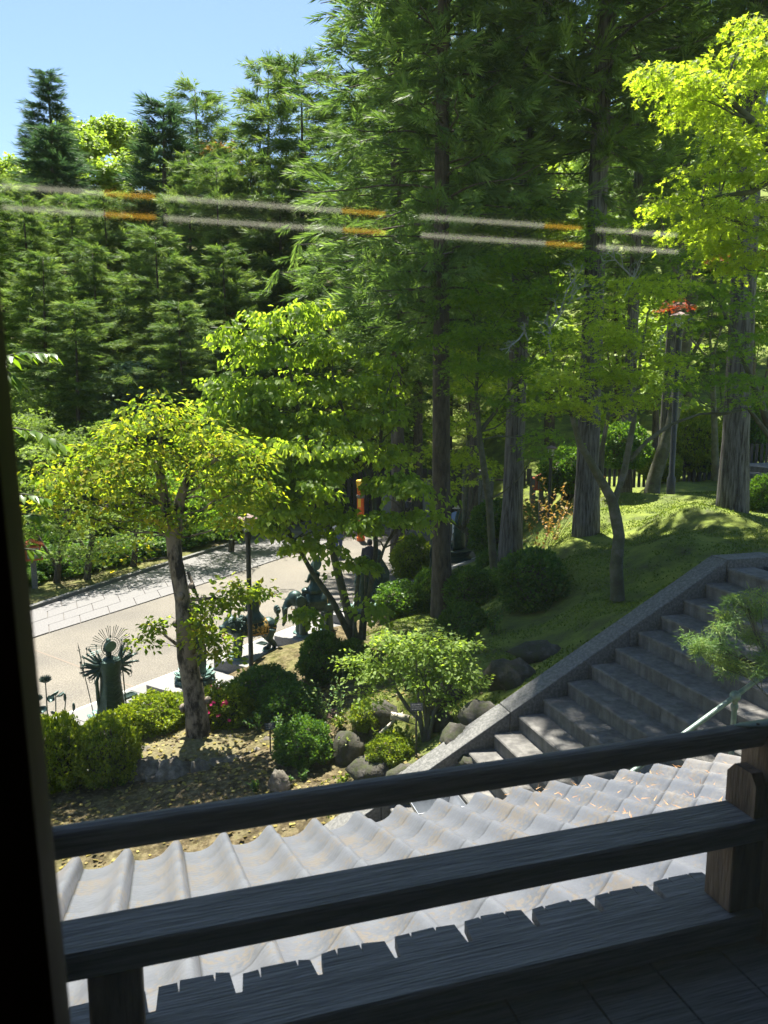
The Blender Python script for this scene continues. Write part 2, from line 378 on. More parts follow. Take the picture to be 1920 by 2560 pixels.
# ------------------------------------------------------------------ terrain
ST = [(-2, .0), (1.5, .25)]
def zstair(s): return max(0.0, 1.92+(s-4.47)*.556)
CP = []   # control points (x, y, z)
def cp(px, py, Y, dz=0):
    p = P(px, py, Y); CP.append((p.x, p.y, p.z+dz)); return p
CEDAR_A = cp(1100,1540,18); CEDAR_B = cp(1280,1390,19); CEDAR_C = cp(1470,1325,18); CEDAR_D = cp(1820,1315,17)
cp(1540,1495,13); cp(1320,1545,14); cp(1050,1885,10.5); cp(1600,1225,21); cp(1900,1240,20); cp(1720,1225,21)
cp(880,1600,16); cp(760,1760,13); cp(1620,1242,22); cp(1700,1330,14.5); cp(1500,1390,15); cp(1560,1270,19.5)
for s in np.arange(.5, 9, 1.0):
    q = BW(s, 8.95, zstair(s)*.97+.0+(.04 if s > 3 else 0)); CP.append(tuple(q))
for s in (10, 12, 15): CP.append(tuple(BW(s, 9, 3.75)))
for s in (12, 16): CP.append(tuple(BW(s, 14, 4.1)))
cp(1150,1750,10.6); cp(1000,1700,12.0,-.1); cp(1180,1840,9.8,.0); cp(1250,1640,12.0,.1)
for q in [(-6,9.5,0),(-4.5,11,.05),(-3.1,12.3,.12),(-1.5,13,.2),(-.5,11,.1),(-1,9,.0),(-4,8,0),(-2.5,15,.25),(-1.2,17.2,.3),(-.3,19,.3),(1.5,22,.35),(2.2,26,.3),(4,30,.5),(6,28,.9),(3,20.5,.9),(0.6,16,1.1),(0.2,14,.7),(9,30,3),(12,26,3.6),(9,24,3.5),(14,20,4),(14,30,4),(7,25,2.4),(-8,6,0),(-3,5,0),(1,6,0)]: CP.append(q)
CPa = np.array(CP)
def gz_bank(X, Y):
    num = np.zeros_like(X); den = np.zeros_like(X)
    for x, y, z in CPa:
        w_ = 1/((X-x)**2+(Y-y)**2+.7)**1.7; num += w_*z; den += w_
    return num/den
KERB = [G(*q) for q in [(-500,1720),(-200,1622),(63,1533),(290,1457),(523,1383),(700,1330),(850,1290),(960,1262)]]
STRIP = [G(*q) for q in [(-500,1810),(-200,1697),(70,1600),(350,1512),(620,1425),(760,1378),(900,1332),(1000,1300)]]
PO = Vector((-6.02, 14.06, 0)); RA = math.radians(-33)     # platform line: origin and heading
R1 = Vector((math.sin(-RA), math.cos(RA), 0)); R2 = Vector((math.cos(RA), -math.sin(-RA), 0))
def road_q(X, Y): return (X-PO.x)*R2.x+(Y-PO.y)*R2.y         # >0 = garden side of the platform line
def terr(X, Y):
    X = np.asarray(X, float); Y = np.asarray(Y, float)
    b = gz_bank(X, Y); q = road_q(X, Y)
    gd = np.clip((q-.9)/.8, 0, 1); gd = gd*gd*(3-2*gd)
    far = np.clip((Y-31-np.maximum(0, X-5)*.0)/2, 0, 1)*np.clip((6.5-X)/2, 0, 1)     # plaza
    z = b*gd*(1-far)
    sx = X*E1.x+Y*E1.y; dy = X*E2.x+Y*E2.y
    stz = np.maximum(0, 1.92+(sx-4.47)*.556)-.35
    stz = np.minimum(np.maximum(stz, -.02), 3.1)
    ins = np.clip((8.62-dy)/.25, 0, 1)*np.clip((sx-.3)/.4, 0, 1)*np.clip((dy-4.9)/.3, 0, 1)
    z = z*(1-ins)+np.minimum(z, stz)*ins
    # forest side beyond the kerb
    kx = np.interp(Y, [k.y for k in KERB], [k.x for k in KERB])
    fo = np.clip((kx-X-.1)/.3, 0, 1); z = np.where(fo > 0, fo*(.10+.02*np.clip(kx-X, 0, 20)), z)
    hill = .47*np.maximum(0, Y-43+.25*np.clip(-X-8, -40, 30)*1.0); hill = np.where(hill > 34, 34+(hill-34)*.15, hill)
    hillr = .35*np.maximum(0, Y-34)*np.clip((X-3)/5, 0, 1)
    z = z+np.maximum(hill, hillr)
    nz = .03*np.sin(X*2.1+Y*1.3)*np.sin(Y*1.7-X*.9)+.015*np.sin(X*5.3)*np.sin(Y*4.7)
    z = z+nz*np.clip(z*2, 0, 1)
    return z-.03
def tz(x, y): return float(terr(np.array([x]), np.array([y]))[0])

def ground():
    xs = np.concatenate([-np.geomspace(16, 420, 34)[::-1], np.arange(-15.8, 16, .22), np.geomspace(16, 420, 34)])
    ys = np.concatenate([-np.geomspace(6, 420, 16)[::-1], np.arange(-5.5, 4, 1.2), np.arange(4, 33, .22), np.geomspace(33, 520, 60)])
    X, Y = np.meshgrid(xs, ys); Z = terr(X, Y)
    nx, ny = len(xs), len(ys)
    V = np.stack([X.ravel(), Y.ravel(), Z.ravel()], 1)
    i, j = np.meshgrid(np.arange(nx-1), np.arange(ny-1)); a = (j*nx+i).ravel()
    F = np.stack([a, a+1, a+nx+1, a+nx], 1)
    me = bpy.data.meshes.new('garden_ground'); me.vertices.add(len(V)); me.vertices.foreach_set('co', V.astype(np.float32).ravel())
    me.loops.add(len(F)*4); me.loops.foreach_set('vertex_index', F.astype(np.int32).ravel())
    me.polygons.add(len(F)); me.polygons.foreach_set('loop_start', np.arange(0, len(F)*4, 4, dtype=np.int32)); me.update(calc_edges=True)
    q = road_q(X, Y); sx = X*E1.x+Y*E1.y
    moss = np.clip((X+.8)/1.6, 0, 1)*np.clip((gz_bank(X, Y)-.25)/.5, 0, 1)
    moss = np.maximum(moss, np.where(X < -7, .3, 0))
    a_ = me.attributes.new('moss', 'FLOAT', 'POINT'); a_.data.foreach_set('value', moss.astype(np.float32).ravel())
    m = bpy.data.materials.new('moss_and_leaf_litter'); m.use_nodes = True; nt = m.node_tree; b = nt.nodes['Principled BSDF']
    b.inputs['Roughness'].default_value = 1; b.inputs['Specular IOR Level'].default_value = .1
    tc = nt.nodes.new('ShaderNodeTexCoord')
    def ns(sc, det=8):
        n = nt.nodes.new('ShaderNodeTexNoise'); n.inputs['Scale'].default_value = sc; n.inputs['Detail'].default_value = det; n.inputs['Roughness'].default_value = .7
        nt.links.new(tc.outputs['Object'], n.inputs['Vector']); return n
    def ramp(n, els):
        r = nt.nodes.new('ShaderNodeValToRGB'); r.color_ramp.elements[0].position = els[0][0]; r.color_ramp.elements[0].color = (*els[0][1], 1)
        r.color_ramp.elements[1].position = els[-1][0]; r.color_ramp.elements[1].color = (*els[-1][1], 1)
        for p_, c_ in els[1:-1]: e = r.color_ramp.elements.new(p_); e.color = (*c_, 1)
        nt.links.new(n.outputs[0], r.inputs[0]); return r
    rm = ramp(ns(1.1), [(.3,(.074,.072,.043)),(.42,(.099,.127,.035)),(.55,(.159,.201,.039)),(.7,(.226,.251,.058))])
    rl = ramp(ns(7), [(.35,(.032,.025,.014)),(.5,(.086,.068,.036)),(.6,(.158,.130,.072)),(.75,(.065,.072,.018))])
    at = nt.nodes.new('ShaderNodeAttribute'); at.attribute_name = 'moss'
    ad = nt.nodes.new('ShaderNodeMath'); ad.operation = 'ADD'; n3 = ns(.8)
    sb = nt.nodes.new('ShaderNodeMath'); sb.operation = 'MULTIPLY_ADD'; sb.inputs[1].default_value = 1.6; sb.inputs[2].default_value = -.8
    nt.links.new(n3.outputs[0], sb.inputs[0]); nt.links.new(sb.outputs[0], ad.inputs[0]); nt.links.new(at.outputs['Fac'], ad.inputs[1]); ad.use_clamp = True
    mx = nt.nodes.new('ShaderNodeMix'); mx.data_type = 'RGBA'
    nt.links.new(ad.outputs[0], mx.inputs['Factor']); nt.links.new(rl.outputs[0], mx.inputs['A']); nt.links.new(rm.outputs[0], mx.inputs['B'])
    nt.links.new(mx.outputs['Result'], b.inputs['Base Color'])
    bp = nt.nodes.new('ShaderNodeBump'); bp.inputs['Strength'].default_value = .9; bp.inputs['Distance'].default_value = .06
    nt.links.new(ns(9, 10).outputs[0], bp.inputs['Height']); nt.links.new(bp.outputs[0], b.inputs['Normal'])
    me.materials.append(m); me.shade_smooth()
    o = link('ground', me); tag(o, 'mossy garden bank and leaf-strewn forest floor', kind='structure'); return o
ground()
# ------------------------------------------------------------------ road, pavement strip, kerb, statue platform
def sheet(name, pts, m, z):
    mm = M(); mm.add([(p.x, p.y, z) for p in pts], [tuple(range(len(pts)))])
    o = mm.build(name, m, None, False); return o
road_m = mat('tan_aggregate_paving', (.089,.077,.061), (.196,.183,.152), .9, 30, bump=.3, bscale=90, c3=(.138,.126,.101), lo=.36, hi=.64, detail=5)
nt = road_m.node_tree; b_ = nt.nodes['Principled BSDF']
n_ = nt.nodes.new('ShaderNodeTexNoise'); n_.inputs['Scale'].default_value = .45; n_.inputs['Detail'].default_value = 5
r_ = nt.nodes.new('ShaderNodeValToRGB'); r_.color_ramp.elements[0].position = .35; r_.color_ramp.elements[0].color = (.74,.74,.76,1); r_.color_ramp.elements[1].position = .65; r_.color_ramp.elements[1].color = (1.0,.99,.97,1)
x_ = nt.nodes.new('ShaderNodeMix'); x_.data_type = 'RGBA'; x_.blend_type = 'MULTIPLY'; x_.inputs['Factor'].default_value = 1
tc_ = [n for n in nt.nodes if n.type == 'TEX_COORD'][0]; nt.links.new(tc_.outputs['Object'], n_.inputs['Vector']); nt.links.new(n_.outputs[0], r_.inputs[0])
src = b_.inputs['Base Color'].links[0].from_socket; nt.links.new(src, x_.inputs['A']); nt.links.new(r_.outputs[0], x_.inputs['B']); nt.links.new(x_.outputs['Result'], b_.inputs['Base Color'])
near = [PO + R1*t + R2*.15 for t in (-16, 0, 10, 20)]
right = [Vector((6.3, 31, 0)), Vector((7.5, 33.5, 0)), Vector((7.5, 41, 0)), Vector((-5, 41, 0))]
road = sheet('road', near + right + [Vector(k) for k in reversed(KERB)], road_m, .004); tag(road, 'tan aggregate temple road running past the statues', kind='structure')
jm = mat('road_joint', (.16,.13,.10), None, .9)
jo = M()
for t in (-2.6, 1.6, 6.8, 12.2, 17.0):       # thin expansion joints across the road
    a = PO+R1*t; b = a-R2*5.3+R1*.4; d = (b-a).normalized(); nrm = Vector((-d.y, d.x, 0))*.022
    jo.add([(*(a-nrm).xy, .008), (*(b-nrm).xy, .008), (*(b+nrm).xy, .008), (*(a+nrm).xy, .008)], [(0,1,2,3)])
o = jo.build('expansion_joint', jm, road, False); o['kind'] = 'stuff'
def along(line, t):
    L_ = [0]
    for a, b in zip(line, line[1:]): L_.append(L_[-1]+(b-a).length)
    d = t*L_[-1]
    for i in range(len(line)-1):
        if d <= L_[i+1]+1e-9: return line[i].lerp(line[i+1], (d-L_[i])/(L_[i+1]-L_[i]))
    return line[-1]
pave_m = mat('grey_paving_stone', (.100,.099,.093), (.175,.167,.159), .85, 30, bump=.25, bscale=80, c3=(.133,.129,.125))
pv = M(); pv.add([(*p.xy, .008) for p in STRIP]+[(*p.xy, .008) for p in reversed(KERB)], [tuple(range(16))])
pave = pv.build('pavement', mat('paving_joint', (.10,.09,.08), None, .95), None, False); tag(pave, 'strip of grey stone slabs along the far edge of the road', kind='structure')
NC, NR = 27, 4
for i in range(NC):
    for j in range(NR):
        sh = (j % 2)*.5; t0 = min(1, (i+sh)/NC); t1 = min(1, (i+1+sh)/NC)
        if t1-t0 < .004: continue
        q = [along(STRIP, t0).lerp(along(KERB, t0), j/NR), along(STRIP, t1).lerp(along(KERB, t1), j/NR), along(STRIP, t1).lerp(along(KERB, t1), (j+1)/NR), along(STRIP, t0).lerp(along(KERB, t0), (j+1)/NR)]
        c = sum(q, Vector())/4; q = [c+(p-c)*(1-.014/max(.2, (p-c).length)) for p in q]
        hh = .034+rnd.uniform(-.004, .004)
        mm = M(); mm.extr([(*(p-c).xy, .01) for p in q], (0, 0, hh-.01)); o = mm.build('paving_stone', pave_m, pave, False, sharp=False); o.location = (c.x, c.y, 0)
kb = M()
for a, b in zip(KERB, KERB[1:]):
    n_seg = max(1, int((b-a).length/1.1))
    for k in range(n_seg):
        p = a.lerp(b, k/n_seg); q = a.lerp(b, (k+1)/n_seg); d = (q-p).normalized(); nn = Vector((-d.y, d.x, 0))
        kb.extr([(*(p+d*.008).xy, -.05), (*(q-d*.008).xy, -.05), (*((q-d*.008)+nn*.16).xy, -.05), (*((p+d*.008)+nn*.16).xy, -.05)], (0, 0, .19))
kerb = kb.build('kerb', GRANITED, None, False); tag(kerb, 'low grey kerb between slabs and forest floor', kind='structure')

def RW(x, y, z=0): return PO + R2*x + R1*y + Vector((0, 0, z))
RZ = -math.radians(33)
plat = thing('statue_platform', 'long low granite base along the road carrying the row of bronze statues', 'platform', PO, RZ)
bs = M(); y = -3.2
while y < 19:
    ln = 1.5; bs.box((1.25, y+ln/2, .05), (2.3, ln-.015, .1)); y += ln
bs.build('base_slab', GRANITE, plat, False)
bs = M()
for k in range(20): bs.box((-.02+.06, -3.2+k*1.1+.55, .035), (.14, 1.085, .07))
bs.build('edge_course', mat('pale_edge_stone', (.5,.48,.43), (.62,.6,.55), .8, 20), plat, False)
PLY = [1.27, 3.13, 5.15, 7.43, 9.35, 11.3]
plinth_top = mat('polished_granite_block', (.120,.114,.106), (.229,.223,.212), .55, 30, bump=.05, c3=(.179,.174,.163))
for k, y in enumerate(PLY):
    m_ = M().box((1.35, y+.66, .22), (1.4, 1.32, .24)); o = m_.build('plinth', plinth_top, plat, False)
    bv = o.modifiers.new('Bevel', 'BEVEL'); bv.width = .012; bv.segments = 2
for k, y0 in enumerate((.45, 2.68, 4.62)):
    gt = thing('drain_grate', ['green metal drain grate beside the many-armed statue', 'green metal drain grate left of the lion statue block', 'green metal drain grate left of the elephant statue block'][k], 'drain grate', RW(.36, y0, .1), RZ, 'drain grates along the statue base')
    f = M(); LN = .75 if k == 0 else .5
    for sx in (-.09, .09): f.box((sx, LN/2, .02), (.03, LN, .04))
    for sy in (0, LN): f.box((0, sy, .02), (.15, .03, .04))
    f.build('frame', BRONZE, gt, False)
    f = M()
    for j in range(int(LN/.06)): f.box((0, .04+j*.06, .015), (.15, .02, .03), rz=.3)
    f.build('grille', BRONZE, gt, False)

# ------------------------------------------------------------------ stone stairs on the right
stair = thing('stone_staircase', 'wide grey stone staircase climbing to the right beside the mossy bank', 'staircase', (0, 0, 0), A17)
step_m = mat('weathered_step_stone', (.066,.063,.059), (.163,.156,.139), .72, 3.2, bump=.35, bscale=60, c3=(.110,.106,.095), lo=.3, hi=.7, stretch=(1,1,2.2))
nt = step_m.node_tree; b_ = nt.nodes['Principled BSDF']; g1 = nt.nodes.new('ShaderNodeNewGeometry'); mp1 = nt.nodes.new('ShaderNodeMapping'); mp1.inputs['Scale'].default_value = (9, 9, 1.2); nt.links.new(g1.outputs['Position'], mp1.inputs[0])
n1 = nt.nodes.new('ShaderNodeTexNoise'); n1.inputs['Scale'].default_value = 1.6; n1.inputs['Detail'].default_value = 6; nt.links.new(mp1.outputs[0], n1.inputs['Vector'])
q1 = nt.nodes.new('ShaderNodeMapRange'); q1.inputs['From Min'].default_value = .38; q1.inputs['From Max'].default_value = .62; q1.inputs['To Min'].default_value = .75; q1.inputs['To Max'].default_value = 1.15; nt.links.new(n1.outputs[0], q1.inputs[0])
x1 = nt.nodes.new('ShaderNodeMix'); x1.data_type = 'RGBA'; x1.blend_type = 'MULTIPLY'; x1.inputs['Factor'].default_value = 1; nt.links.new(b_.inputs['Base Color'].links[0].from_socket, x1.inputs['A']); nt.links.new(q1.outputs[0], x1.inputs['B']); nt.links.new(x1.outputs['Result'], b_.inputs['Base Color'])
def slab_mesh(w_, ln, h):
    mm = M(); c = .014
    prof = [(0, 0), (0, h-.05), (-.012, h-.045), (-.012, h-c), (0, h), (w_, h), (w_, 0)]
    mm.extr([(x, 0, z) for x, z in prof][::-1], (0, ln, 0)); return mm.mesh('step_slab', step_m, False)
cuts = [(4.95, 6.35), (6.35, 7.5), (7.5, 8.6)]
SM = {}
for k in range(-9, 10):
    s = 4.47+.352*k; z = 1.92+.1957*k
    for i, (a, b) in enumerate(cuts):
        sh = .35*((k % 3)-1) if i else 0; sh2 = .35*((k % 3)-1) if i < 2 else 0
        a2, b2 = a+sh*(i > 0), b+(sh2 if i < 2 else 0)
        key = round(b2-a2, 3)
        if key not in SM: SM[key] = slab_mesh(.40 if k < 9 else .6, key-.006, .34)
        link('step_slab', SM[key], stair, (s, a2, z-.34))
ld = M(); 
for i in range(8):
    for (a, b) in ((4.95, 6.7), (6.7, 8.6)): ld.box((8.26+i*1.2+.6-.02, (a+b)/2, 3.56), (1.19, b-a-.01, .24))
ld.build('landing_slab', step_m, stair, False)
def nose(s): return 1.92+(s-4.47)*.556
ck = [0.9, 2.6, 4.35, 6.1, 7.62]
for a, b in zip(ck, ck[1:]):
    mm = M(); a_, b_ = a+.004, b-.004
    mm.extr([(a_, 8.605, nose(a_)+.13), (b_, 8.605, nose(b_)+.13), (b_, 8.605, nose(b_)-.75), (a_, 8.605, nose(a_)-.75)], (0, .34, 0))
    o = mm.build('cheek_stone', GRANITED, stair, False); bv = o.modifiers.new('Bevel', 'BEVEL'); bv.width = .015; bv.segments = 2
mm = M(); mm.extr([(7.626, 8.605, nose(7.626)+.13), (7.85, 8.605, 3.80), (14, 8.605, 3.80), (14, 8.605, 2.9), (7.626, 8.605, 2.9)], (0, .34, 0)); mm.build('cheek_stone', GRANITED, stair, False)
# upper path steps far right
up = thing('upper_path_steps', 'dark stone steps of a path beyond the moss mound at the right edge', 'steps', P(1905, 1235, 22))
q = M()
for k in range(4): q.box((.9+.3*k, .5*k, .15+.16*k), (3.4, 2.2, .16), rz=.35)
q.build('step_slab', step_m, up, False)
# handrail
hr = thing('stair_handrail', 'pale green pipe handrail with ball joints on the stone stairs', 'handrail', (0, 0, 0), A17)
KS = 5.24; KZ = 3.21; sl_ = .545; hd = 5.7
rr_ = M(); rr_.tube([(s, hd, KZ+(s-KS)*sl_) for s in (1.2, 3, 5, 7, 9)], .024, 10); rr_.build('rail_pipe', PIPE, hr)
for k in (-2, -1, 0, 1, 2):
    s = KS+k*1.42; z = KZ+(s-KS)*sl_
    q = M(); zb = max(0, nose(s))-.25; q.tube([(s, hd, zb), (s, hd, z-.02)], .026, 10)
    q.lathe([(.03, z-.13), (.036, z-.11), (.036, z-.09), (.03, z-.08)], (s, hd, 0), 12); p_ = q.build('post', PIPE, hr)
    q = M(); q.ell((s, hd, z), .052, 14, 10); q.build('ball_joint', PIPE, p_)
# ------------------------------------------------------------------ hall with the veranda we look out from
hall = thing('temple_hall', 'dark timber temple hall whose window the view looks through', 'building', (0, 0, 0), A17)
W0, W1 = -.074, 1.25
q = M()
q.box((W0-1.55, .55, 6.8), (2.6, .1, 5.6)); q.box((W1+1.6, .55, 6.8), (3.0, .1, 5.6)); q.box(((W0+W1)/2, .55, 8.25), (W1-W0+.3, .1, 2.7)); q.box(((W0+W1)/2, .55, 4.95), (W1-W0+.3, .1, .72))
q.box((.5, -4.9, 6.0), (10, .12, 4.0)); q.box((-4.5, -2.2, 6.0), (.1, 5.4, 4.0)); q.box((5.5, -2.2, 6.0), (.1, 5.4, 4.0))
q.build('wall', DARKWOOD, hall, False)
sz = lambda z: -.0705-(z-5.59)*.0245
q = M().extr([(sz(5.1), .47, 5.1), (sz(7.1), .47, 7.1), (-.45, .47, 7.1), (-.45, .47, 5.1)], (0, .06, 0)); q.build('window_frame', DARKWOOD, hall, False)
q = M().box((W1+.05, .5, 6.1), (.1, .06, 2.0)); q.build('window_frame', DARKWOOD, hall, False)
q = M(); q.box((.5, -2.2, 4.5), (10, 5.4, .08)); q.build('floor', mat('tatami', (.2,.18,.1), (.25,.22,.13), .8, 30), hall, False)
q = M(); q.box((.5, -2.2, 7.95), (10, 5.4, .08)); q.build('ceiling', DARKWOOD, hall, False)
q = M(); q.extr([(-9, .62, 8.95), (-9, 3.42, 8.08), (-9, 3.42, 8.18), (-9, .62, 9.15)], (19, 0, 0)); q.build('eave_roof', DARKWOOD, hall, False)
q = M()
for k in range(44): q.extr([(-8.8+.43*k, .62, 8.86), (-8.8+.43*k, 3.3, 8.03), (-8.8+.43*k, 3.3, 8.11), (-8.8+.43*k, .62, 8.94)], (.08, 0, 0))
q.build('rafter', DARKWOOD, hall, False)
q = M(); q.box((.5, .9, 4.40), (14, .9, .1)); q.box((.5, 1.3, 4.2), (14, .2, .3)); q.build('veranda_beam', DARKWOOD, hall, False)
for k in range(24):      # veranda floor planks with worn ends
    s0 = -2.3+k*.205; w2 = .198; e = 1.80+rnd.uniform(-.012, .012)
    poly = [(s0, .62, 4.56), (s0+w2, .62, 4.56), (s0+w2, 1.70, 4.56), (s0+w2-.006, 1.735, 4.56), (s0+w2-.013, e-.006, 4.56)]
    xs_ = sorted([s0+w2*rnd.uniform(.25, .4), s0+w2*rnd.uniform(.6, .78)], reverse=True)
    for xc in xs_: poly += [(xc+.004, e+rnd.uniform(-.004, .004), 4.56), (xc, e-rnd.uniform(.012, .05), 4.56), (xc-.003, e+rnd.uniform(-.004,.004), 4.56)]
    poly += [(s0+.012, e-.004, 4.56), (s0+.005, 1.735, 4.56), (s0, 1.70, 4.56)]
    mm = M(); mm.extr([(a, b, c-.034) for a, b, c in poly], (0, 0, .034)); mm.build('floor_plank', WOOD, hall, False)
rail = thing('veranda_railing', 'low grey weathered wooden railing crossing the foreground', 'railing', (0, 0, 0), A17)
q = M(); q.tube([(s, 1.56, 5.121+.0012*math.sin(s*5)) for s in np.arange(-1.6, 4.6, .2)], .0325, 16); o = q.build('top_rail', WOOD, rail)
q = M().box((1.4, 1.56, 4.88), (6.0, .12, .062)); o = q.build('middle_rail', WOOD, rail, False); o.modifiers.new('Bevel', 'BEVEL').width = .006
q = M().box((1.4, 1.56, 4.612), (6.0, .13, .075)); o = q.build('bottom_rail', WOOD, rail, False); o.modifiers.new('Bevel', 'BEVEL').width = .006
POST = mat('brown_post', (.06,.035,.025), (.2,.13,.09), .6, 5, bump=.4, stretch=(6,6,.7), spec=.3)
for s0 in (-.112, 1.415+.055):
    q = M().box((s0, 1.56, 4.75), (.105, .10, .196)); o = q.build('strut', POST, rail, False); o.modifiers.new('Bevel', 'BEVEL').width = .004
q = M(); q.extr([(1.475, 1.51, 4.913), (1.475, 1.615, 4.913), (1.475, 1.615, 5.0), (1.475, 1.59, 5.03), (1.475, 1.53, 5.03), (1.475, 1.51, 5.0)], (.035, 0, 0)); q.build('post_block', POST, rail, False)
q = M().box((1.575, 1.55, 4.82), (.125, .13, .62)); o = q.build('post', POST, rail, False); o.modifiers.new('Bevel', 'BEVEL').width = .006
q = M(); pr = []
for s, ww in ((1.44, .004), (1.47, .02), (1.53, .032), (1.7, .034), (2.1, .034)): pr.append((s, ww))
vv = []; 
for s, ww in pr:
    for j in range(7):
        a = math.pi/2+(j-3)/3*(ww/.041); vv.append((s, 1.56+math.cos(a)*.0355, 5.121+math.sin(a)*.0355))
q.add(vv, [(i*7+j, (i+1)*7+j, (i+1)*7+j+1, i*7+j+1) for i in range(4) for j in range(6)]); cap = q.build('metal_cap', PIPE, rail)
so_ = cap.modifiers.new('Solidify', 'SOLIDIFY'); so_.thickness = .003; so_.offset = 1
for s in (1.50, 1.56, 1.66, 1.8): q = M().ell((s, 1.545, 5.121+.037), (.005,.005,.003), 8, 6); q.build('rivet', BLACKMETAL, cap)
# window pane and the twin ceiling lights it mirrors
gm = bpy.data.materials.new('window_glass'); gm.use_nodes = True; nt = gm.node_tree; nt.nodes.remove(nt.nodes['Principled BSDF'])
t_ = nt.nodes.new('ShaderNodeBsdfTransparent'); t_.inputs[0].default_value = (.985, .99, .985, 1)
g_ = nt.nodes.new('ShaderNodeBsdfGlossy'); g_.inputs['Roughness'].default_value = .03
fr = nt.nodes.new('ShaderNodeFresnel'); fr.inputs['IOR'].default_value = 1.5
ml = nt.nodes.new('ShaderNodeMath'); ml.operation = 'MULTIPLY'; ml.inputs[1].default_value = 1.7
ms = nt.nodes.new('ShaderNodeMixShader'); nt.links.new(fr.outputs[0], ml.inputs[0]); nt.links.new(ml.outputs[0], ms.inputs[0])
nt.links.new(t_.outputs[0], ms.inputs[1]); nt.links.new(g_.outputs[0], ms.inputs[2])
du = nt.nodes.new('ShaderNodeBsdfTranslucent'); du.inputs[0].default_value = (.9, .95, 1, 1); m3 = nt.nodes.new('ShaderNodeMixShader'); m3.inputs[0].default_value = .028   # milky veil put into the glass, imitates glare that lifts the darks
nt.links.new(ms.outputs[0], m3.inputs[1]); nt.links.new(du.outputs[0], m3.inputs[2]); nt.links.new(m3.outputs[0], nt.nodes['Material Output'].inputs[0])
q = M(); q.add([(W0, .5, 5.3), (W1, .5, 5.3), (W1, .5, 6.9), (W0, .5, 6.9)], [(0,1,2,3)]); q.build('window_pane', gm, hall, False)
def emis(name, col, st):
    m = bpy.data.materials.new(name); m.use_nodes = True; nt = m.node_tree; b = nt.nodes['Principled BSDF']
    b.inputs['Base Color'].default_value = (0,0,0,1); b.inputs['Emission Color'].default_value = (*col, 1); b.inputs['Emission Strength'].default_value = st; return m
LW = emis('lamp_tube_light', (1, .97, .72), 1.2); LY = emis('amber_lamp_end', (1, .55, .06), 1.6)
dl = -3.5; z1 = 7.08; z2 = 6.97
for k, (a, b) in enumerate(((-1.6, .09), (.13, 1.38), (1.6, 2.68), (2.8, 3.4))):
    t = thing('ceiling_light', 'twin tube lamp inside the hall, %s of those mirrored in the window' % ['first from the left', 'second from the left', 'third from the left', 'last at the right'][k], 'ceiling light', BW((a+b)/2, dl, 7.3), A17, 'tube lamps mirrored in the window')
    hw = (b-a)/2
    q = M().box((0, -.03, .0), (2*hw, .16, .03)); q.build('housing', DARKWOOD, t, False)
    for zz in (z1, z2):
        e_ = .26 if k < 3 else .0
        q = M().tube([(-hw, (z1-zz)*.2, zz-7.3), (hw-e_, (z1-zz)*.2, zz-7.3)], .013, 8); q.build('lamp_tube', LW, t)
        if e_: q = M().tube([(hw-e_, (z1-zz)*.2, zz-7.3), (hw, (z1-zz)*.2, zz-7.3)], .012, 8); q.build('lamp_end', LY, t)
# ------------------------------------------------------------------ lower tiled roof
roof = thing('tiled_roof', 'lower roof of silver grey curved clay tiles under the railing', 'roof', (0, 0, 0), A17)
tile_m = mat('silver_grey_roof_tile', (.070,.076,.085), (.113,.121,.137), .36, 2.4, bump=.12, bscale=40, spec=.5, c3=(.096,.103,.119), lo=.3, hi=.6)
nt = tile_m.node_tree; b_ = nt.nodes['Principled BSDF']; tco = [n for n in nt.nodes if n.type == 'TEX_COORD'][0]
geo = nt.nodes.new('ShaderNodeNewGeometry')
sep = nt.nodes.new('ShaderNodeSeparateXYZ'); nt.links.new(geo.outputs['Position'], sep.inputs[0])
mr = nt.nodes.new('ShaderNodeMapRange'); mr.inputs['From Min'].default_value = .6; mr.inputs['From Max'].default_value = 3.4; mr.inputs['To Min'].default_value = -.16; mr.inputs['To Max'].default_value = .3
nt.links.new(sep.outputs['X'], mr.inputs[0])
nn = nt.nodes.new('ShaderNodeTexNoise'); nn.inputs['Scale'].default_value = 3.2; nn.inputs['Detail'].default_value = 9; nn.inputs['Roughness'].default_value = .8
nt.links.new(geo.outputs['Position'], nn.inputs['Vector'])
ad = nt.nodes.new('ShaderNodeMath'); nt.links.new(nn.outputs[0], ad.inputs[0]); nt.links.new(mr.outputs[0], ad.inputs[1])
rp = nt.nodes.new('ShaderNodeValToRGB'); rp.color_ramp.elements[0].position = .53; rp.color_ramp.elements[0].color = (0,0,0,1); rp.color_ramp.elements[1].position = .68; rp.color_ramp.elements[1].color = (1,1,1,1)
nt.links.new(ad.outputs[0], rp.inputs[0])
mx = nt.nodes.new('ShaderNodeMix'); mx.data_type = 'RGBA'; nt.links.new(rp.outputs[0], mx.inputs['Factor'])
nt.links.new(b_.inputs['Base Color'].links[0].from_socket, mx.inputs['A']); mx.inputs['B'].default_value = (.135,.13,.122,1)
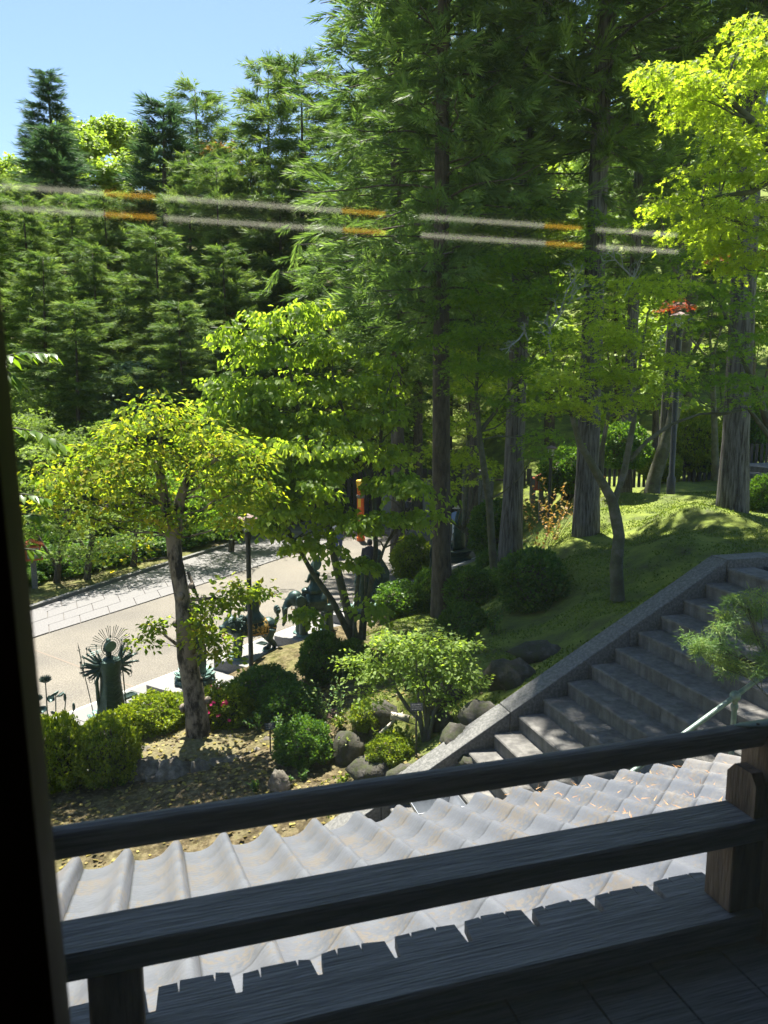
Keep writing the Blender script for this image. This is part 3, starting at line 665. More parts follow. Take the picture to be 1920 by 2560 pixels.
# speckles of lichen and dirt
n5 = nt.nodes.new('ShaderNodeTexNoise'); n5.inputs['Scale'].default_value = 45; n5.inputs['Detail'].default_value = 4; nt.links.new(geo.outputs['Position'], n5.inputs['Vector'])
n6 = nt.nodes.new('ShaderNodeTexNoise'); n6.inputs['Scale'].default_value = 3.5; n6.inputs['Detail'].default_value = 3; nt.links.new(geo.outputs['Position'], n6.inputs['Vector'])
a5 = nt.nodes.new('ShaderNodeMath'); nt.links.new(n5.outputs[0], a5.inputs[0]); nt.links.new(n6.outputs[0], a5.inputs[1])
r5 = nt.nodes.new('ShaderNodeValToRGB'); r5.color_ramp.elements[0].position = .565*2*.5+.6-.06; r5.color_ramp.elements[0].color = (0,0,0,1); r5.color_ramp.elements[1].position = .565+.6; r5.color_ramp.elements[1].color = (1,1,1,1)
r5.color_ramp.elements[0].position = .525; r5.color_ramp.elements[1].position = .565
hf = nt.nodes.new('ShaderNodeMath'); hf.operation = 'MULTIPLY'; hf.inputs[1].default_value = .5; nt.links.new(a5.outputs[0], hf.inputs[0]); nt.links.new(hf.outputs[0], r5.inputs[0])
mx2 = nt.nodes.new('ShaderNodeMix'); mx2.data_type = 'RGBA'; nt.links.new(r5.outputs[0], mx2.inputs['Factor']); nt.links.new(mx.outputs['Result'], mx2.inputs['A']); mx2.inputs['B'].default_value = (.12,.11,.10,1)
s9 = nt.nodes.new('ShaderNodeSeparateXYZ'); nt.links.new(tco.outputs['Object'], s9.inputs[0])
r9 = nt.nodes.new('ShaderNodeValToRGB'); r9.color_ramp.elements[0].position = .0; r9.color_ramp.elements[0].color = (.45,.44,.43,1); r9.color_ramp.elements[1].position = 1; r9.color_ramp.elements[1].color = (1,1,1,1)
m9 = nt.nodes.new('ShaderNodeMapRange'); m9.inputs['From Min'].default_value = .012; m9.inputs['From Max'].default_value = .045; nt.links.new(s9.outputs['Y'], m9.inputs[0]); nt.links.new(m9.outputs[0], r9.inputs[0])  # row overlap lines: dirt and overlap shade painted into the tile colour
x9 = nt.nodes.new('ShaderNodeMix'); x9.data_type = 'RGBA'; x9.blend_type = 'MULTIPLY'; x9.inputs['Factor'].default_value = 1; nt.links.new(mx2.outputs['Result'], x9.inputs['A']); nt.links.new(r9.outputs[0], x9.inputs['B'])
m8 = nt.nodes.new('ShaderNodeMapRange'); m8.inputs['From Min'].default_value = .006; m8.inputs['From Max'].default_value = .02; m8.inputs['To Min'].default_value = .15; nt.links.new(s9.outputs['X'], m8.inputs[0])  # gap shadow right of each rib, painted into the tile colour
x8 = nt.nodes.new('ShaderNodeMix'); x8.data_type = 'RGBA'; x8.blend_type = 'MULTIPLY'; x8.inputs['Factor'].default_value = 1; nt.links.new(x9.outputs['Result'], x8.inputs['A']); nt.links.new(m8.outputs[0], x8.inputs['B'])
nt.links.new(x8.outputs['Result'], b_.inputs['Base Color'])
mr2 = nt.nodes.new('ShaderNodeMapRange'); mr2.inputs['To Min'].default_value = .34; mr2.inputs['To Max'].default_value = .8; nt.links.new(rp.outputs[0], mr2.inputs[0]); nt.links.new(mr2.outputs[0], b_.inputs['Roughness'])
PW, EXP, PHI = .279, .30, math.radians(20)
prof = [(0, .000), (.12, -.010), (.26, -.014), (.40, -.012), (.53, -.003), (.63, .012), (.71, .033), (.78, .054), (.84, .068), (.895, .073), (.945, .067), (.985, .050), (1.015, .026), (1.03, .002)]
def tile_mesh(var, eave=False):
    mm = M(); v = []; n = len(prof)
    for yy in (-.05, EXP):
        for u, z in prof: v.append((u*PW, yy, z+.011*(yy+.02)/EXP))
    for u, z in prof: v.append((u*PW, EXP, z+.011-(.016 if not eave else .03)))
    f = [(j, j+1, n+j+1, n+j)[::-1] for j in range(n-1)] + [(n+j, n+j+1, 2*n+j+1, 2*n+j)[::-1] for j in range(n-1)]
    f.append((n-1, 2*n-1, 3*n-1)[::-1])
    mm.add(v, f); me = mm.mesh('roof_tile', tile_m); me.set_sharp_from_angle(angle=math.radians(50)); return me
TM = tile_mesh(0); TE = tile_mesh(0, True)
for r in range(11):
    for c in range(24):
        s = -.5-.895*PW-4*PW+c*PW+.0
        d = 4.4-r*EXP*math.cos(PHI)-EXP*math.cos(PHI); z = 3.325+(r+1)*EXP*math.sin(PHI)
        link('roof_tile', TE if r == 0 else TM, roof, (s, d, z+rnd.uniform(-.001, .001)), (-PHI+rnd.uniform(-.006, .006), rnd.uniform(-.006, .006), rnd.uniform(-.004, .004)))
for c in range(24):
    s = -.5-.895*PW-4*PW+c*PW+.895*PW
    q = M(); q.lathe([(.001, 0), (.030, 0), (.034, .006), (.034, .05)], (0, 0, 0), 12); 
    o = link('eave_cap', q.mesh('eave_cap', tile_m), roof, (s, 4.40+.006, 3.363), (math.pi/2, 0, 0))
q = M(); sn, cs_ = math.sin(PHI), math.cos(PHI)
q.extr([(-2, 4.36, 3.27), (-2, .9, 3.27+3.46*math.tan(PHI)), (-2, .9, 3.1+3.46*math.tan(PHI)), (-2, 4.36, 3.12)], (7.6, 0, 0)); q.box((1.8, 3.6, 1.5), (7.2, .12, 3.1)); q.build('roof_deck', BARKD, roof, False)
# bits of fallen cedar needles on the tiles
n = 420; ss = 2.2+2.6*rng.random(n)**.7; dd = 1.8+2.6*rng.random(n)
cl = noise
pp = []; 
for a, b in zip(ss, dd):
    cc = math.floor((a+.5+.895*PW+4*PW)/PW); u = (a+.5+.895*PW+4*PW)/PW-cc
    a = a-(u-.3)*PW*.75
    pp.append(BW(a, b, 3.372+(4.4-b)*math.tan(PHI)+.006))
pp = np.array(pp); dr = rng.normal(size=(n, 3))*np.array([1,1,.1])
me = np_mesh('needle_litter', [leaves(pp, dr, np.tile([0,0,1.], (n,1))+rng.normal(size=(n,3))*.1, .03+.03*rng.random(n), 'needle')], leafmat('orange_needle_litter', [(.28,.11,.03),(.4,.2,.07),(.3,.2,.1)], .05))
o = link('needle_litter', me); tag(o, 'orange cedar needles fallen on the right part of the tiled roof', 'needles', kind='stuff')
# rain hopper
hp = thing('rain_hopper', 'grey sheet metal rain hopper at the eave of the tiled roof', 'rain hopper', G(1090, 2010, 2.7))
z0 = 0
q = M(); 
def frust(q, w1, w2, z1_, z2_, th=.006):
    for (r1, r2, zz1, zz2) in ((w1, w2, z1_, z2_),):
        a = [(-r1, -r1*.75, zz1), (r1, -r1*.75, zz1), (r1, r1*.75, zz1), (-r1, r1*.75, zz1)]; b = [(-r2, -r2*.75, zz2), (r2, -r2*.75, zz2), (r2, r2*.75, zz2), (-r2, r2*.75, zz2)]
        q.add(a+b, [(i, (i+1) % 4, 4+(i+1) % 4, 4+i) for i in range(4)])
frust(q, .07, .2, -.28, .0); frust(q, .2, .21, .0, .03); frust(q, .045, .045, -1.5, -.28)
o = q.build('hopper_body', mat('galvanised_sheet', (.3,.32,.34), (.42,.44,.46), .4, 8, metal=.5), hp, False); o.modifiers.new('Solidify', 'SOLIDIFY').thickness = .008; o.rotation_euler.z = A17
# ------------------------------------------------------------------ bronze statues
def lotus(q, c, r, h, n=10, up=1):
    """two rings of petals"""
    for ring in range(2):
        for j in range(n):
            a = 2*math.pi*(j+.5*ring)/n; R = Matrix.Rotation(a, 3, 'Z') @ Matrix.Rotation(-.5*up, 3, 'Y')
            q.ell((c[0]+math.cos(a)*r*(.82-.1*ring), c[1]+math.sin(a)*r*(.82-.1*ring), c[2]+h*(.35+.3*ring)), (r*.28, r*.2, h*.22), 8, 5, R)
    return q
def head(q, c, r=.085):
    q.ell(c, (r, r*1.1, r*1.3), 12, 10); q.ell((c[0], c[1]-.01, c[2]+r*1.25), (r*.55, r*.6, r*.7), 10, 6)
    q.ell((c[0], c[1]+r*1.08, c[2]-.01), (r*.16, r*.25, r*.25), 8, 6)
    for s in (-1, 1): q.ell((c[0]+s*r, c[1], c[2]-.02), (r*.15, r*.25, r*.5), 8, 6)
    q.ell((c[0], c[1]+r, c[2]-r*.6), (r*.3, r*.12, r*.1), 8, 5)
def rays(parent, c, r0, r1, n, skip=0):
    for j in range(n):
        a = 2*math.pi*j/n; g = (j % 3)
        ln = (r1, r1*.93, r1*.96)[g]; a += (0, -.03, .03)[g]
        q = M(); d = Vector((math.cos(a), 0, math.sin(a))); q.tube([Vector(c)+d*r0, Vector(c)+d*ln], [.004, .0065], 5); q.build('ray', BRONZE, parent)
def ring(q, c, r, t=.007, n=32, ax='y'):
    q.tube([Vector(c)+Vector((math.cos(2*math.pi*j/n)*r, 0, math.sin(2*math.pi*j/n)*r)) for j in range(n+1)], t, 6, False)
def hand(q, p, d):
    d = Vector(d).normalized(); p = Vector(p); s = d.orthogonal().normalized(); b = d.cross(s)
    q.ell(p+d*.018, .02, 8, 6)
    for i in range(4): q.tube([p+d*.02+s*(i-1.5)*.01, p+d*.05+s*(i-1.5)*.013, p+d*.07+s*(i-1.5)*.013+b*.012], [.006,.005,.004], 5)
    q.tube([p+s*.018, p+d*.03+s*.034], [.006, .004], 5)
def robe(q, z0, h, r=.24, sy=.78):
    pr = [(0,1.16),(.08,1.1),(.25,.98),(.45,.86),(.6,.80),(.72,.80),(.84,.90),(.93,.84),(.975,.5),(1.0,.26)]
    v = []
    n = 28
    for t, f in pr:
        for j in range(n):
            a = 2*math.pi*j/n; k = 1+.05*(1-t)*math.cos(9*a+t*5)+.03*math.cos(17*a)*(1-t)
            v.append((r*f*k*math.cos(a), r*f*sy*k*math.sin(a)-.03*t, z0+h*t))
    q.add(v, [(i*n+j, i*n+(j+1) % n, (i+1)*n+(j+1) % n, (i+1)*n+j) for i in range(len(pr)-1) for j in range(n)]+[tuple(range(n-1,-1,-1)), tuple((len(pr)-1)*n+j for j in range(n))])

def kannon():
    t = thing('bodhisattva_statue', 'bronze standing statue with many arms and spiky ray halo above the left hedge', 'statue', RW(1.1, .1, .1), -RZ+math.radians(10), 'bronze statues along the road')
    q = M(); q.lathe([(.40,0),(.42,.03),(.40,.07),(.34,.1),(.28,.12)], n=8); q.build('pedestal', BRONZE, t, False)
    q = M(); lotus(q, (0,0,.05), .42, .12, 10); q.build('lotus_base', BRONZEL, t)
    q = M(); robe(q, .14, 1.12, .235); q.tube([(0,0,1.22),(0,0,1.34)], .05, 10)
    for k in range(7): q.tube([(-.15+.0*k, -.16, .95-.09*k), (-.02, -.215, .90-.09*k), (.13, -.17, .95-.09*k)], .008, 5)
    q.tube([(-.16,-.02,1.2),(.02,-.18,1.16),(.16,-.05,1.2)], .03, 8)
    b = q.build('body', BRONZE, t)
    q = M(); head(q, (0, 0, 1.42), .088); q.build('head', BRONZE, t)
    q = M(); q.lathe([(.0,-.10),(.03,-.09),(.06,-.04),(.085,0),(.105,.01),(.105,.02)], n=16)
    hd_ = q.build('hood', BRONZEL, t); hd_.rotation_euler = (math.radians(100), 0, 0); hd_.location = (0, -.10, 1.47)
    q = M(); ring(q, (0,-.12,1.47), .175); ring(q, (0,-.12,1.47), .135, .004)
    for j in range(24):
        a = j*math.pi/12; q.tube([(math.cos(a)*.1,-.12,1.47+math.sin(a)*.1),(math.cos(a)*.175,-.12,1.47+math.sin(a)*.175)], .003, 4)
    q.ell((0,-.12,1.66), (.015,.01,.03), 8, 6); q.build('halo', BRONZE, t)
    rays(t, (0,-.12,1.47), .19, .40, 45)
    rr = random.Random(3)
    for s in (-1, 1):
        for j in range(13):
            a = math.radians(-62+j*10.5+rr.uniform(-3,3)); dy = rr.uniform(-.2,.5); ln = rr.uniform(.27,.37)
            d = Vector((s*math.cos(a), dy, math.sin(a))).normalized(); p0 = Vector((s*.12, -.04, 1.12)); el = p0+d*ln*.5+Vector((0,0,-.03)); w2 = p0+d*ln
            q = M(); q.tube([p0, el, w2], [.034,.028,.016], 8); hand(q, w2, d)
            if j % 2 == 0: 
                u = Vector((0, .1, 1)).normalized(); q.tube([w2+d*.05-u*.05, w2+d*.05+u*.09], .005, 5); q.ell(w2+d*.05+u*.1, (.016,.016,.022), 8, 6)
            elif j % 5 == 1: ring(q, w2+d*.08, .03, .004, 12)
            q.build('arm', BRONZE, t)
    q = M(); q.tube([(-.29,.1,.12),(-.36,.1,.6),(-.46,.1,1.2),(-.5,.1,1.52)], .008, 6); q.tube([(-.53,.1,1.47),(-.5,.1,1.44),(-.47,.1,1.47)], .006, 5); q.tube([(-.5,.1,1.5),(-.51,.1,1.6)], [.008,.002], 5); q.build('staff', BRONZE, t)
    q = M(); q.tube([(-.2,-.03,1.0),(-.26,-.03,.85),(-.25,-.02,.5),(-.2,-.02,.16)], [.025,.032,.034,.045], 8); q.tube([(.2,-.05,1.1),(.2,-.12,.9),(.21,-.14,.5),(.26,-.06,.2)], [.012,.012,.012,.012], 6); q.build('scarf', BRONZE, t)
    return t
kannon()
def standing(loc, rz, label, halo='rays', H_=1.35, base='oct', lower=0):
    t = thing('standing_statue', label, 'statue', loc, rz, 'bronze statues along the road')
    q = M(); q.lathe([(.42,0),(.44,.05),(.42,.1),(.36,.12)], n=8); q.build('pedestal', BRONZE, t, False)
    q = M(); lotus(q, (0,0,.1), .4, .14, 10); q.build('lotus_base', BRONZEL, t)
    q = M(); robe(q, .2, H_*.82, .2); q.tube([(0,0,.2+H_*.8),(0,0,.2+H_*.9)], .045, 10)
    for s in (-1, 1): q.tube([(s*.15,0,.15+H_*.78),(s*.22,.03,.15+H_*.58),(s*.16,.16,.15+H_*.5)], [.05,.045,.03], 8); q.tube([(s*.18,.04,.15+H_*.6),(s*.24,0,.6),(s*.22,0,.24)], [.03,.035,.03], 8)
    q.build('body', BRONZE, t)
    zh = .2+H_*.96; q = M(); head(q, (0,0,zh), .085); q.build('head', BRONZE, t)
    q = M()
    if halo == 'rays':
        q.lathe([(.001,-.01),(.13,-.01),(.135,0),(.13,.01),(.001,.01)], n=24); o = q.build('halo', BRONZE, t); o.rotation_euler = (math.pi/2,0,0); o.location = (0,-.12,zh+.02); rays(t, (0,-.12,zh+.02), .14, .36, 40)
    elif halo == 'flame':
        pts = []
        for j in range(25):
            a = j/24*math.pi; k = 1+.07*math.sin(j*2.1); pts.append((math.cos(a)*.30*k, -.14, .35+ (zh+.15-.35)*math.sin(a)**.6*k))
        q.extr(pts, (0,.04,0)); q.build('halo', BRONZE, t)
    else:
        q.lathe([(.001,-.01),(.17,-.01),(.18,0),(.17,.01),(.001,.01)], n=24); o = q.build('halo', BRONZE, t); o.rotation_euler = (math.pi/2,0,0); o.location = (0,-.12,zh+.02)
    return t
standing(RW(1.35, PLY[0]+.66, .34), -RZ+math.radians(5), 'bronze standing statue with ray halo half hidden behind the blotched tree trunk', 'rays')

def rider(par, z, kind='disc'):
    r = bpy.data.objects.new('rider', None); C.objects.link(r); r.parent = par
    q = M(); q.lathe([(.24,z-.02),(.25,z+.05),(.18,z+.13),(.13,z+.2),(.125,z+.32),(.15,z+.4),(.145,z+.45),(.07,z+.5),(.045,z+.55)], (0,-.02,0), 18, 1, .8, .03, 9)
    for s in (-1, 1): q.ell((s*.17,.1,z+.04), (.14,.12,.07), 12, 8); q.tube([(s*.14,0,z+.43),(s*.2,.03,z+.27),(s*.12,.17,z+.24)], [.045,.04,.025], 8)
    head(q, (0,0,z+.63), .08); 
    o = q.build('rider', BRONZE, par)
    C.objects.unlink(r); bpy.data.objects.remove(r)
    q = M()
    if kind == 'disc': q.lathe([(.001,-.008),(.18,-.012),(.19,0),(.18,.012),(.001,.008)], n=28)
    else: q.extr([(math.cos(a)*.15, math.sin(a)*.15*(1.45 if math.sin(a) > 0 else 1)+0, -.01) for a in [2*math.pi*j/28 for j in range(28)]], (0,0,.02))
    h = q.build('halo', BRONZEL, o); h.rotation_euler = (math.pi/2, 0, 0); h.location = (0, -.11, z+.68)
    if kind == 'disc':
        q = M(); q.tube([(-.18,.1,z+.2),(-.24,.1,z+.42),(-.25,.1,z+.62)], [.012,.014,.008], 6); q.build('sword', BRONZE, o)
    return o
def lion():
    t = thing('lion_statue', 'bronze lion statue with curly mane and gilded saddle cloth carrying a seated rider', 'statue', RW(1.22, PLY[1]+.7, .34), math.radians(118), 'bronze statues along the road')
    q = M(); q.ell((0,-.02,.60),(.20,.46,.19)); q.ell((0,.32,.64),(.21,.22,.24)); q.ell((0,-.34,.62),(.20,.2,.21)); q.ell((0,.5,.76),(.19,.2,.21)); q.ell((0,.66,.70),(.12,.12,.1))
    for s in (-1, 1):
        q.tube([(s*.13,.36,.6),(s*.14,.37,.35),(s*.14,.38,.1)], [.10,.07,.06], 10); q.tube([(s*.13,-.36,.58),(s*.15,-.30,.36),(s*.14,-.44,.2),(s*.14,-.38,.06)], [.13,.09,.06,.06], 10)
        q.ell((s*.14,.43,.07),(.075,.1,.05)); q.ell((s*.14,-.34,.06),(.075,.1,.05)); q.ell((s*.14,.47,.93),(.05,.03,.07))
    q.ell((0,.72,.62),(.09,.08,.035)); q.ell((0,.76,.75),(.05,.04,.035))
    remesh(q.build('body', BRONZE, t), .022, 3)
    rr = random.Random(5); cu = None
    for k in range(46):
        a = rr.uniform(-1.9, 1.9); yy = rr.uniform(.18, .60); x = math.sin(a)*.2; z = .72+math.cos(a)*.22*(.9 if abs(a) < 1.6 else 1.1); 
        if cu is None:
            c_ = M(); pts = []
            for j in range(14): an = j*.62; r = .043*(1-j/15); pts.append((math.cos(an)*r, math.sin(an)*r, j*.0022))
            c_.tube(pts, [.013-.0005*j for j in range(14)], 6); cu = c_.mesh('mane_curl', BRONZE)
        nrm = Vector((math.sin(a), .15, math.cos(a))); o = link('mane_curl', cu, t, (x, yy, z), nrm.to_track_quat('Z', 'Y').to_euler(), (1,1,1.3))
    q = M(); n = 13; v = []
    for i, yy in enumerate((-.27,-.1,.08,.2)):
        for j in range(n): a = -1.9+3.8*j/(n-1); v.append((math.sin(a)*.215, yy, .60+math.cos(a)*.215))
    q.add(v, [(i*n+j, (i+1)*n+j, (i+1)*n+j+1, i*n+j+1) for i in range(3) for j in range(n-1)])
    sm_ = mat('saddle_cloth', (.02,.045,.04), (.6,.38,.1), .45, 16, metal=.6, lo=.5, hi=.54); c = q.build('saddle_cloth', sm_, t); c.modifiers.new('Solidify','SOLIDIFY').thickness = .012
    q = M()
    for yy in (-.27, .2): q.tube([(math.sin(a)*.222, yy, .6+math.cos(a)*.222) for a in np.linspace(-1.9,1.9,15)], .010, 6)
    for s in (-1, 1):
        q.tube([(s*.21,-.27,.52),(s*.21,.2,.52)], .010, 6)
        for jx in range(3):
            for jz in range(2):
                ring_c = (s*.224, -.19+.14*jx, .50+.13*jz); q.tube([Vector(ring_c)+Vector((0, math.cos(a)*.045, math.sin(a)*.045)) for a in np.linspace(0, 2*math.pi, 11)], .006, 5)
    q.build('gilded_trim', GOLD, t)
    q = M(); q.tube([(math.cos(a)*.21, .50+math.sin(a)*.2, .55-.05*abs(math.sin(a))) for a in np.linspace(0, math.pi, 16)], .010, 6)
    for a in np.linspace(.2, math.pi-.2, 7): q.ell((math.cos(a)*.215, .50+math.sin(a)*.205, .49), (.018,.018,.035), 8, 6)
    q.tube([(.19,-.27,.66),(.17,-.45,.6),(0,-.54,.58),(-.17,-.45,.6),(-.19,-.27,.66)], .01, 6); q.build('gilded_collar', GOLD, t)
    q = M()
    for k in range(5): a = -.9+.45*k; q.ell((math.sin(a)*.07, -.56, .9+math.cos(a)*.06), (.05,.06,.12), 10, 8, Matrix.Rotation(a, 3, 'Y'))
    q.tube([(0,-.5,.7),(0,-.58,.78),(0,-.56,.9)], .035, 8); q.build('tail', BRONZE, t)
    for s in (-1, 1):
        for yy in (.42, -.36): q = M(); q.lathe([(.12,0),(.125,.02),(.1,.04),(.06,.05)], (s*.14, yy, 0), 16, 1, 1, .06, 8); q.build('lotus_pad', BRONZEL, t)
    o = rider(t, .80); o.rotation_euler.z = math.radians(-62)
lion()
def elephant():
    t = thing('elephant_statue', 'bronze elephant statue with a haloed rider behind the multi-stemmed leafy tree', 'statue', RW(1.35, PLY[2]+.7, .34), math.radians(112), 'bronze statues along the road')
    q = M(); q.ell((0,0,.78),(.27,.50,.27)); q.ell((0,.48,.92),(.19,.2,.2)); q.tube([(0,.62,.9),(0,.74,.7),(0,.74,.4),(0,.80,.26)], [.11,.08,.055,.035], 10)
    for s in (-1, 1):
        q.tube([(s*.15,.32,.75),(s*.16,.33,.4),(s*.16,.33,.03)], [.14,.105,.115], 12); q.tube([(s*.15,-.32,.75),(s*.16,-.31,.4),(s*.16,-.33,.03)], [.15,.105,.115], 12)
        q.ell((s*.24,.40,.88),(.03,.15,.17)); q.tube([(s*.1,.62,.78),(s*.12,.78,.7),(s*.12,.9,.74)], [.03,.022,.01], 8)
    q.tube([(0,-.5,.85),(0,-.56,.6),(0,-.55,.4)], [.03,.02,.012], 6)
    remesh(q.build('body', BRONZE, t), .026, 3)
    for s in (-1, 1):
        for yy in (.33,-.33): q = M(); q.lathe([(.16,0),(.17,.025),(.13,.05),(.08,.06)], (s*.16, yy, 0), 16, 1, 1, .06, 8); q.build('lotus_pad', BRONZEL, t)
    q = M(); v = []; n = 13
    for yy in (-.25,-.05,.12,.25):
        for j in range(n): a = -1.5+3*j/(n-1); v.append((math.sin(a)*.29, yy, .78+math.cos(a)*.285))
    q.add(v, [(i*n+j, (i+1)*n+j, (i+1)*n+j+1, i*n+j+1) for i in range(3) for j in range(n-1)]); c = q.build('saddle_cloth', BRONZE, t); c.modifiers.new('Solidify','SOLIDIFY').thickness = .012
    q = M(); q.tube([(.28,.3,.8),(.2,.5,.7),(0,.58,.66),(-.2,.5,.7),(-.28,.3,.8)], .012, 6); q.tube([(math.sin(a)*.3, -.25, .78+math.cos(a)*.295) for a in np.linspace(-1.5,1.5,13)], .01, 6); q.build('gilded_collar', GOLD, t)
    o = rider(t, 1.06, 'egg'); o.rotation_euler.z = math.radians(-55)
elephant()
standing(RW(1.35, PLY[3]+.5, .34), -RZ+math.radians(8), 'bronze standing statue seen through the stems of the leafy tree', 'disc', 1.25)
def seated():
    t = thing('seated_statue', 'bronze seated statue with pointed openwork halo on a tall lotus pedestal', 'statue', RW(1.05, PLY[4]-.15, .1), -RZ+math.radians(-38), 'bronze statues along the road')
    q = M(); q.lathe([(.5,0),(.5,.06),(.44,.08),(.44,.14),(.38,.17),(.36,.24),(.30,.27)], n=8); q.build('pedestal', BRONZE, t, False)
    q = M(); q.lathe([(.2,.27),(.16,.32),(.2,.38),(.16,.44),(.2,.47)], n=20, lob=.05); p = q.build('stem', BRONZE, t)
    q = M()
    for j in range(6): a = j*math.pi/3; q.ell((math.cos(a)*.19, math.sin(a)*.19, .375), (.05,.05,.04), 8, 6)
    q.build('gilded_boss', GOLD, p)
    q = M(); q.lathe([(.2,.46),(.36,.54),(.44,.6),(.42,.63),(.2,.62)], n=30, lob=.05, nl=10); lotus(q, (0,0,.48), .46, .1, 12, -.6); q.build('lotus_seat', BRONZE, t)
    q = M(); q.ell((0,.05,.70),(.34,.25,.1)); q.lathe([(.24,.64),(.2,.8),(.17,.95),(.19,1.08),(.17,1.14),(.07,1.2),(.05,1.25)], n=18, sy=.75)
    for s in (-1, 1): q.tube([(s*.17,0,1.12),(s*.24,.04,.92),(s*.1,.2,.82)], [.055,.05,.035], 8)
    head(q, (0,0,1.33), .095); q.build('body', BRONZE, t)
    outer = []; inner = []
    for j in range(29):
        a = math.pi*2*j/28-math.pi/2; z = math.sin(a); k = 1+(.0 if z < 0 else .0)
        x = math.cos(a)*(.30 if z < .35 else .30*(1-(z-.35)/.95)**.8)
        outer.append((x, 1.06+z*.45 if z < .35 else 1.06+.45*.35+(z-.35)*.62)); inner.append((math.cos(a)*.11, 1.0+z*.2))
    v = [(x,-.2,z) for x,z in outer[:28]]+[(x,-.2,z) for x,z in inner[:28]]+[(x,-.165,z) for x,z in outer[:28]]+[(x,-.165,z) for x,z in inner[:28]]
    f = []
    for j in range(28):
        k = (j+1) % 28; f += [(j,k,28+k,28+j), (56+j,84+j,84+k,56+k), (j,56+j,56+k,k), (28+j,28+k,84+k,84+j)]
    q = M(); q.add(v, f); q.tube([(0,-.18,1.5),(0,-.2,1.62)], [.09,.085], 12); q.ell((0,-.18,1.66),(.085,.02,.13),14,10); q.build('halo', BRONZE, t, False)
    return t
seated()
standing(RW(1.45, PLY[5]+.6, .34), -RZ-math.radians(25), 'bronze standing statue with tall flame halo beside the dark cedar trunk', 'flame', 1.45)
def boat_halo():
    b0 = G(1140, 1400); t = thing('seated_statue', 'bronze statue hidden behind its tall boat-shaped studded halo near the people', 'statue', (b0.x, b0.y, 0), math.radians(62), 'bronze statues along the road')
    q = M(); q.lathe([(.6,0),(.6,.15),(.5,.2),(.52,.3),(.6,.36),(.62,.42),(.5,.46)], n=24, lob=.03, nl=12); q.build('lotus_base', BRONZE, t)
    v = []; n = 15; k = 12
    for i in range(k):
        tt = i/(k-1); w_ = .50*(1-tt**2.6)**.6*(1-.0*tt)+.002
        for j in range(n): u = -1+2*j/(n-1); v.append((u*w_, -.28+.22*u*u*(1-tt*.5)+.14*tt*tt, .44+1.45*tt))
    q = M(); q.add(v, [(i*n+j, (i+1)*n+j, (i+1)*n+j+1, i*n+j+1) for i in range(k-1) for j in range(n-1)]); h = q.build('halo', BRONZE, t); h.modifiers.new('Solidify','SOLIDIFY').thickness = .04
    q = M(); rr = random.Random(4)
    for i in range(260):
        tt = rr.random()**.8; u = rr.uniform(-.95,.95); w_ = .50*(1-tt**2.6)**.6; q.ell((u*w_, -.29-.02+.22*u*u*(1-tt*.5)+.14*tt*tt, .44+1.45*tt), .016, 5, 4)
    o = q.build('stud', BRONZEL, t); o['kind'] = 'stuff'
    q = M(); q.ell((0,.05,.55),(.36,.28,.12)); q.lathe([(.26,.5),(.2,.7),(.18,.9),(.2,1.0),(.1,1.1),(.05,1.15)], n=16, sy=.75); head(q, (0,0,1.22), .1); q.build('body', BRONZE, t)
boat_halo()
# bronze lotus bouquet ornament at the far left
lf = thing('bronze_lotus_ornament', 'dark bronze lotus flowers and buds standing behind the leftmost hedge', 'ornament', G(118, 1830, 0))
q = M()
for x, y, h in ((-.12,0,.62),(.02,.02,.95),(.2,0,.72),(.35,.05,.6),(.5,0,.42)):
    q.tube([(x*.6,y,0),(x*.9,y,h*.5),(x,y,h)], [.014,.012,.01], 6)
q.build('stem', BRONZE, lf)
for (x, y, z, r) in ((.02,.02,.95,.12),(-.12,0,.62,.085)):
    q = M()
    for ring_ in range(4):
        for j in range(9):
            a = j*2*math.pi/9+ring_*.35; tl = .2+.32*ring_; q.tube([(x,y,z-.02),(x+math.cos(a)*r*.6*math.sin(tl+.3),y+math.sin(a)*r*.6*math.sin(tl+.3),z+r*.5*math.cos(tl)),(x+math.cos(a)*r*math.sin(tl+.35),y+math.sin(a)*r*math.sin(tl+.35),z+r*1.0*math.cos(tl))], [.006,.018,.002], 5)
    q.build('flower', BRONZE, lf)
for k, (x, z, a) in enumerate(((.10,.62,.4),(-.05,.42,-.6),(.14,.34,.6),(.0,.22,-.4),(.2,.72,.3),(.3,.70,-.1))):
    q = M(); q.lathe([(.004,-.02),(.05,.0),(.075,.03),(.07,.035),(.02,.005)], n=10, lob=.1, nl=5); o = q.build('leaf', BRONZE, lf); o.location = (x,0,z); o.rotation_euler = (.5,a,k)
for (x, z) in ((.35,.6),(.5,.42)): q = M(); q.ell((x,.03,z+.05),(.028,.028,.08),8,8); q.build('bud', BRONZE, lf)

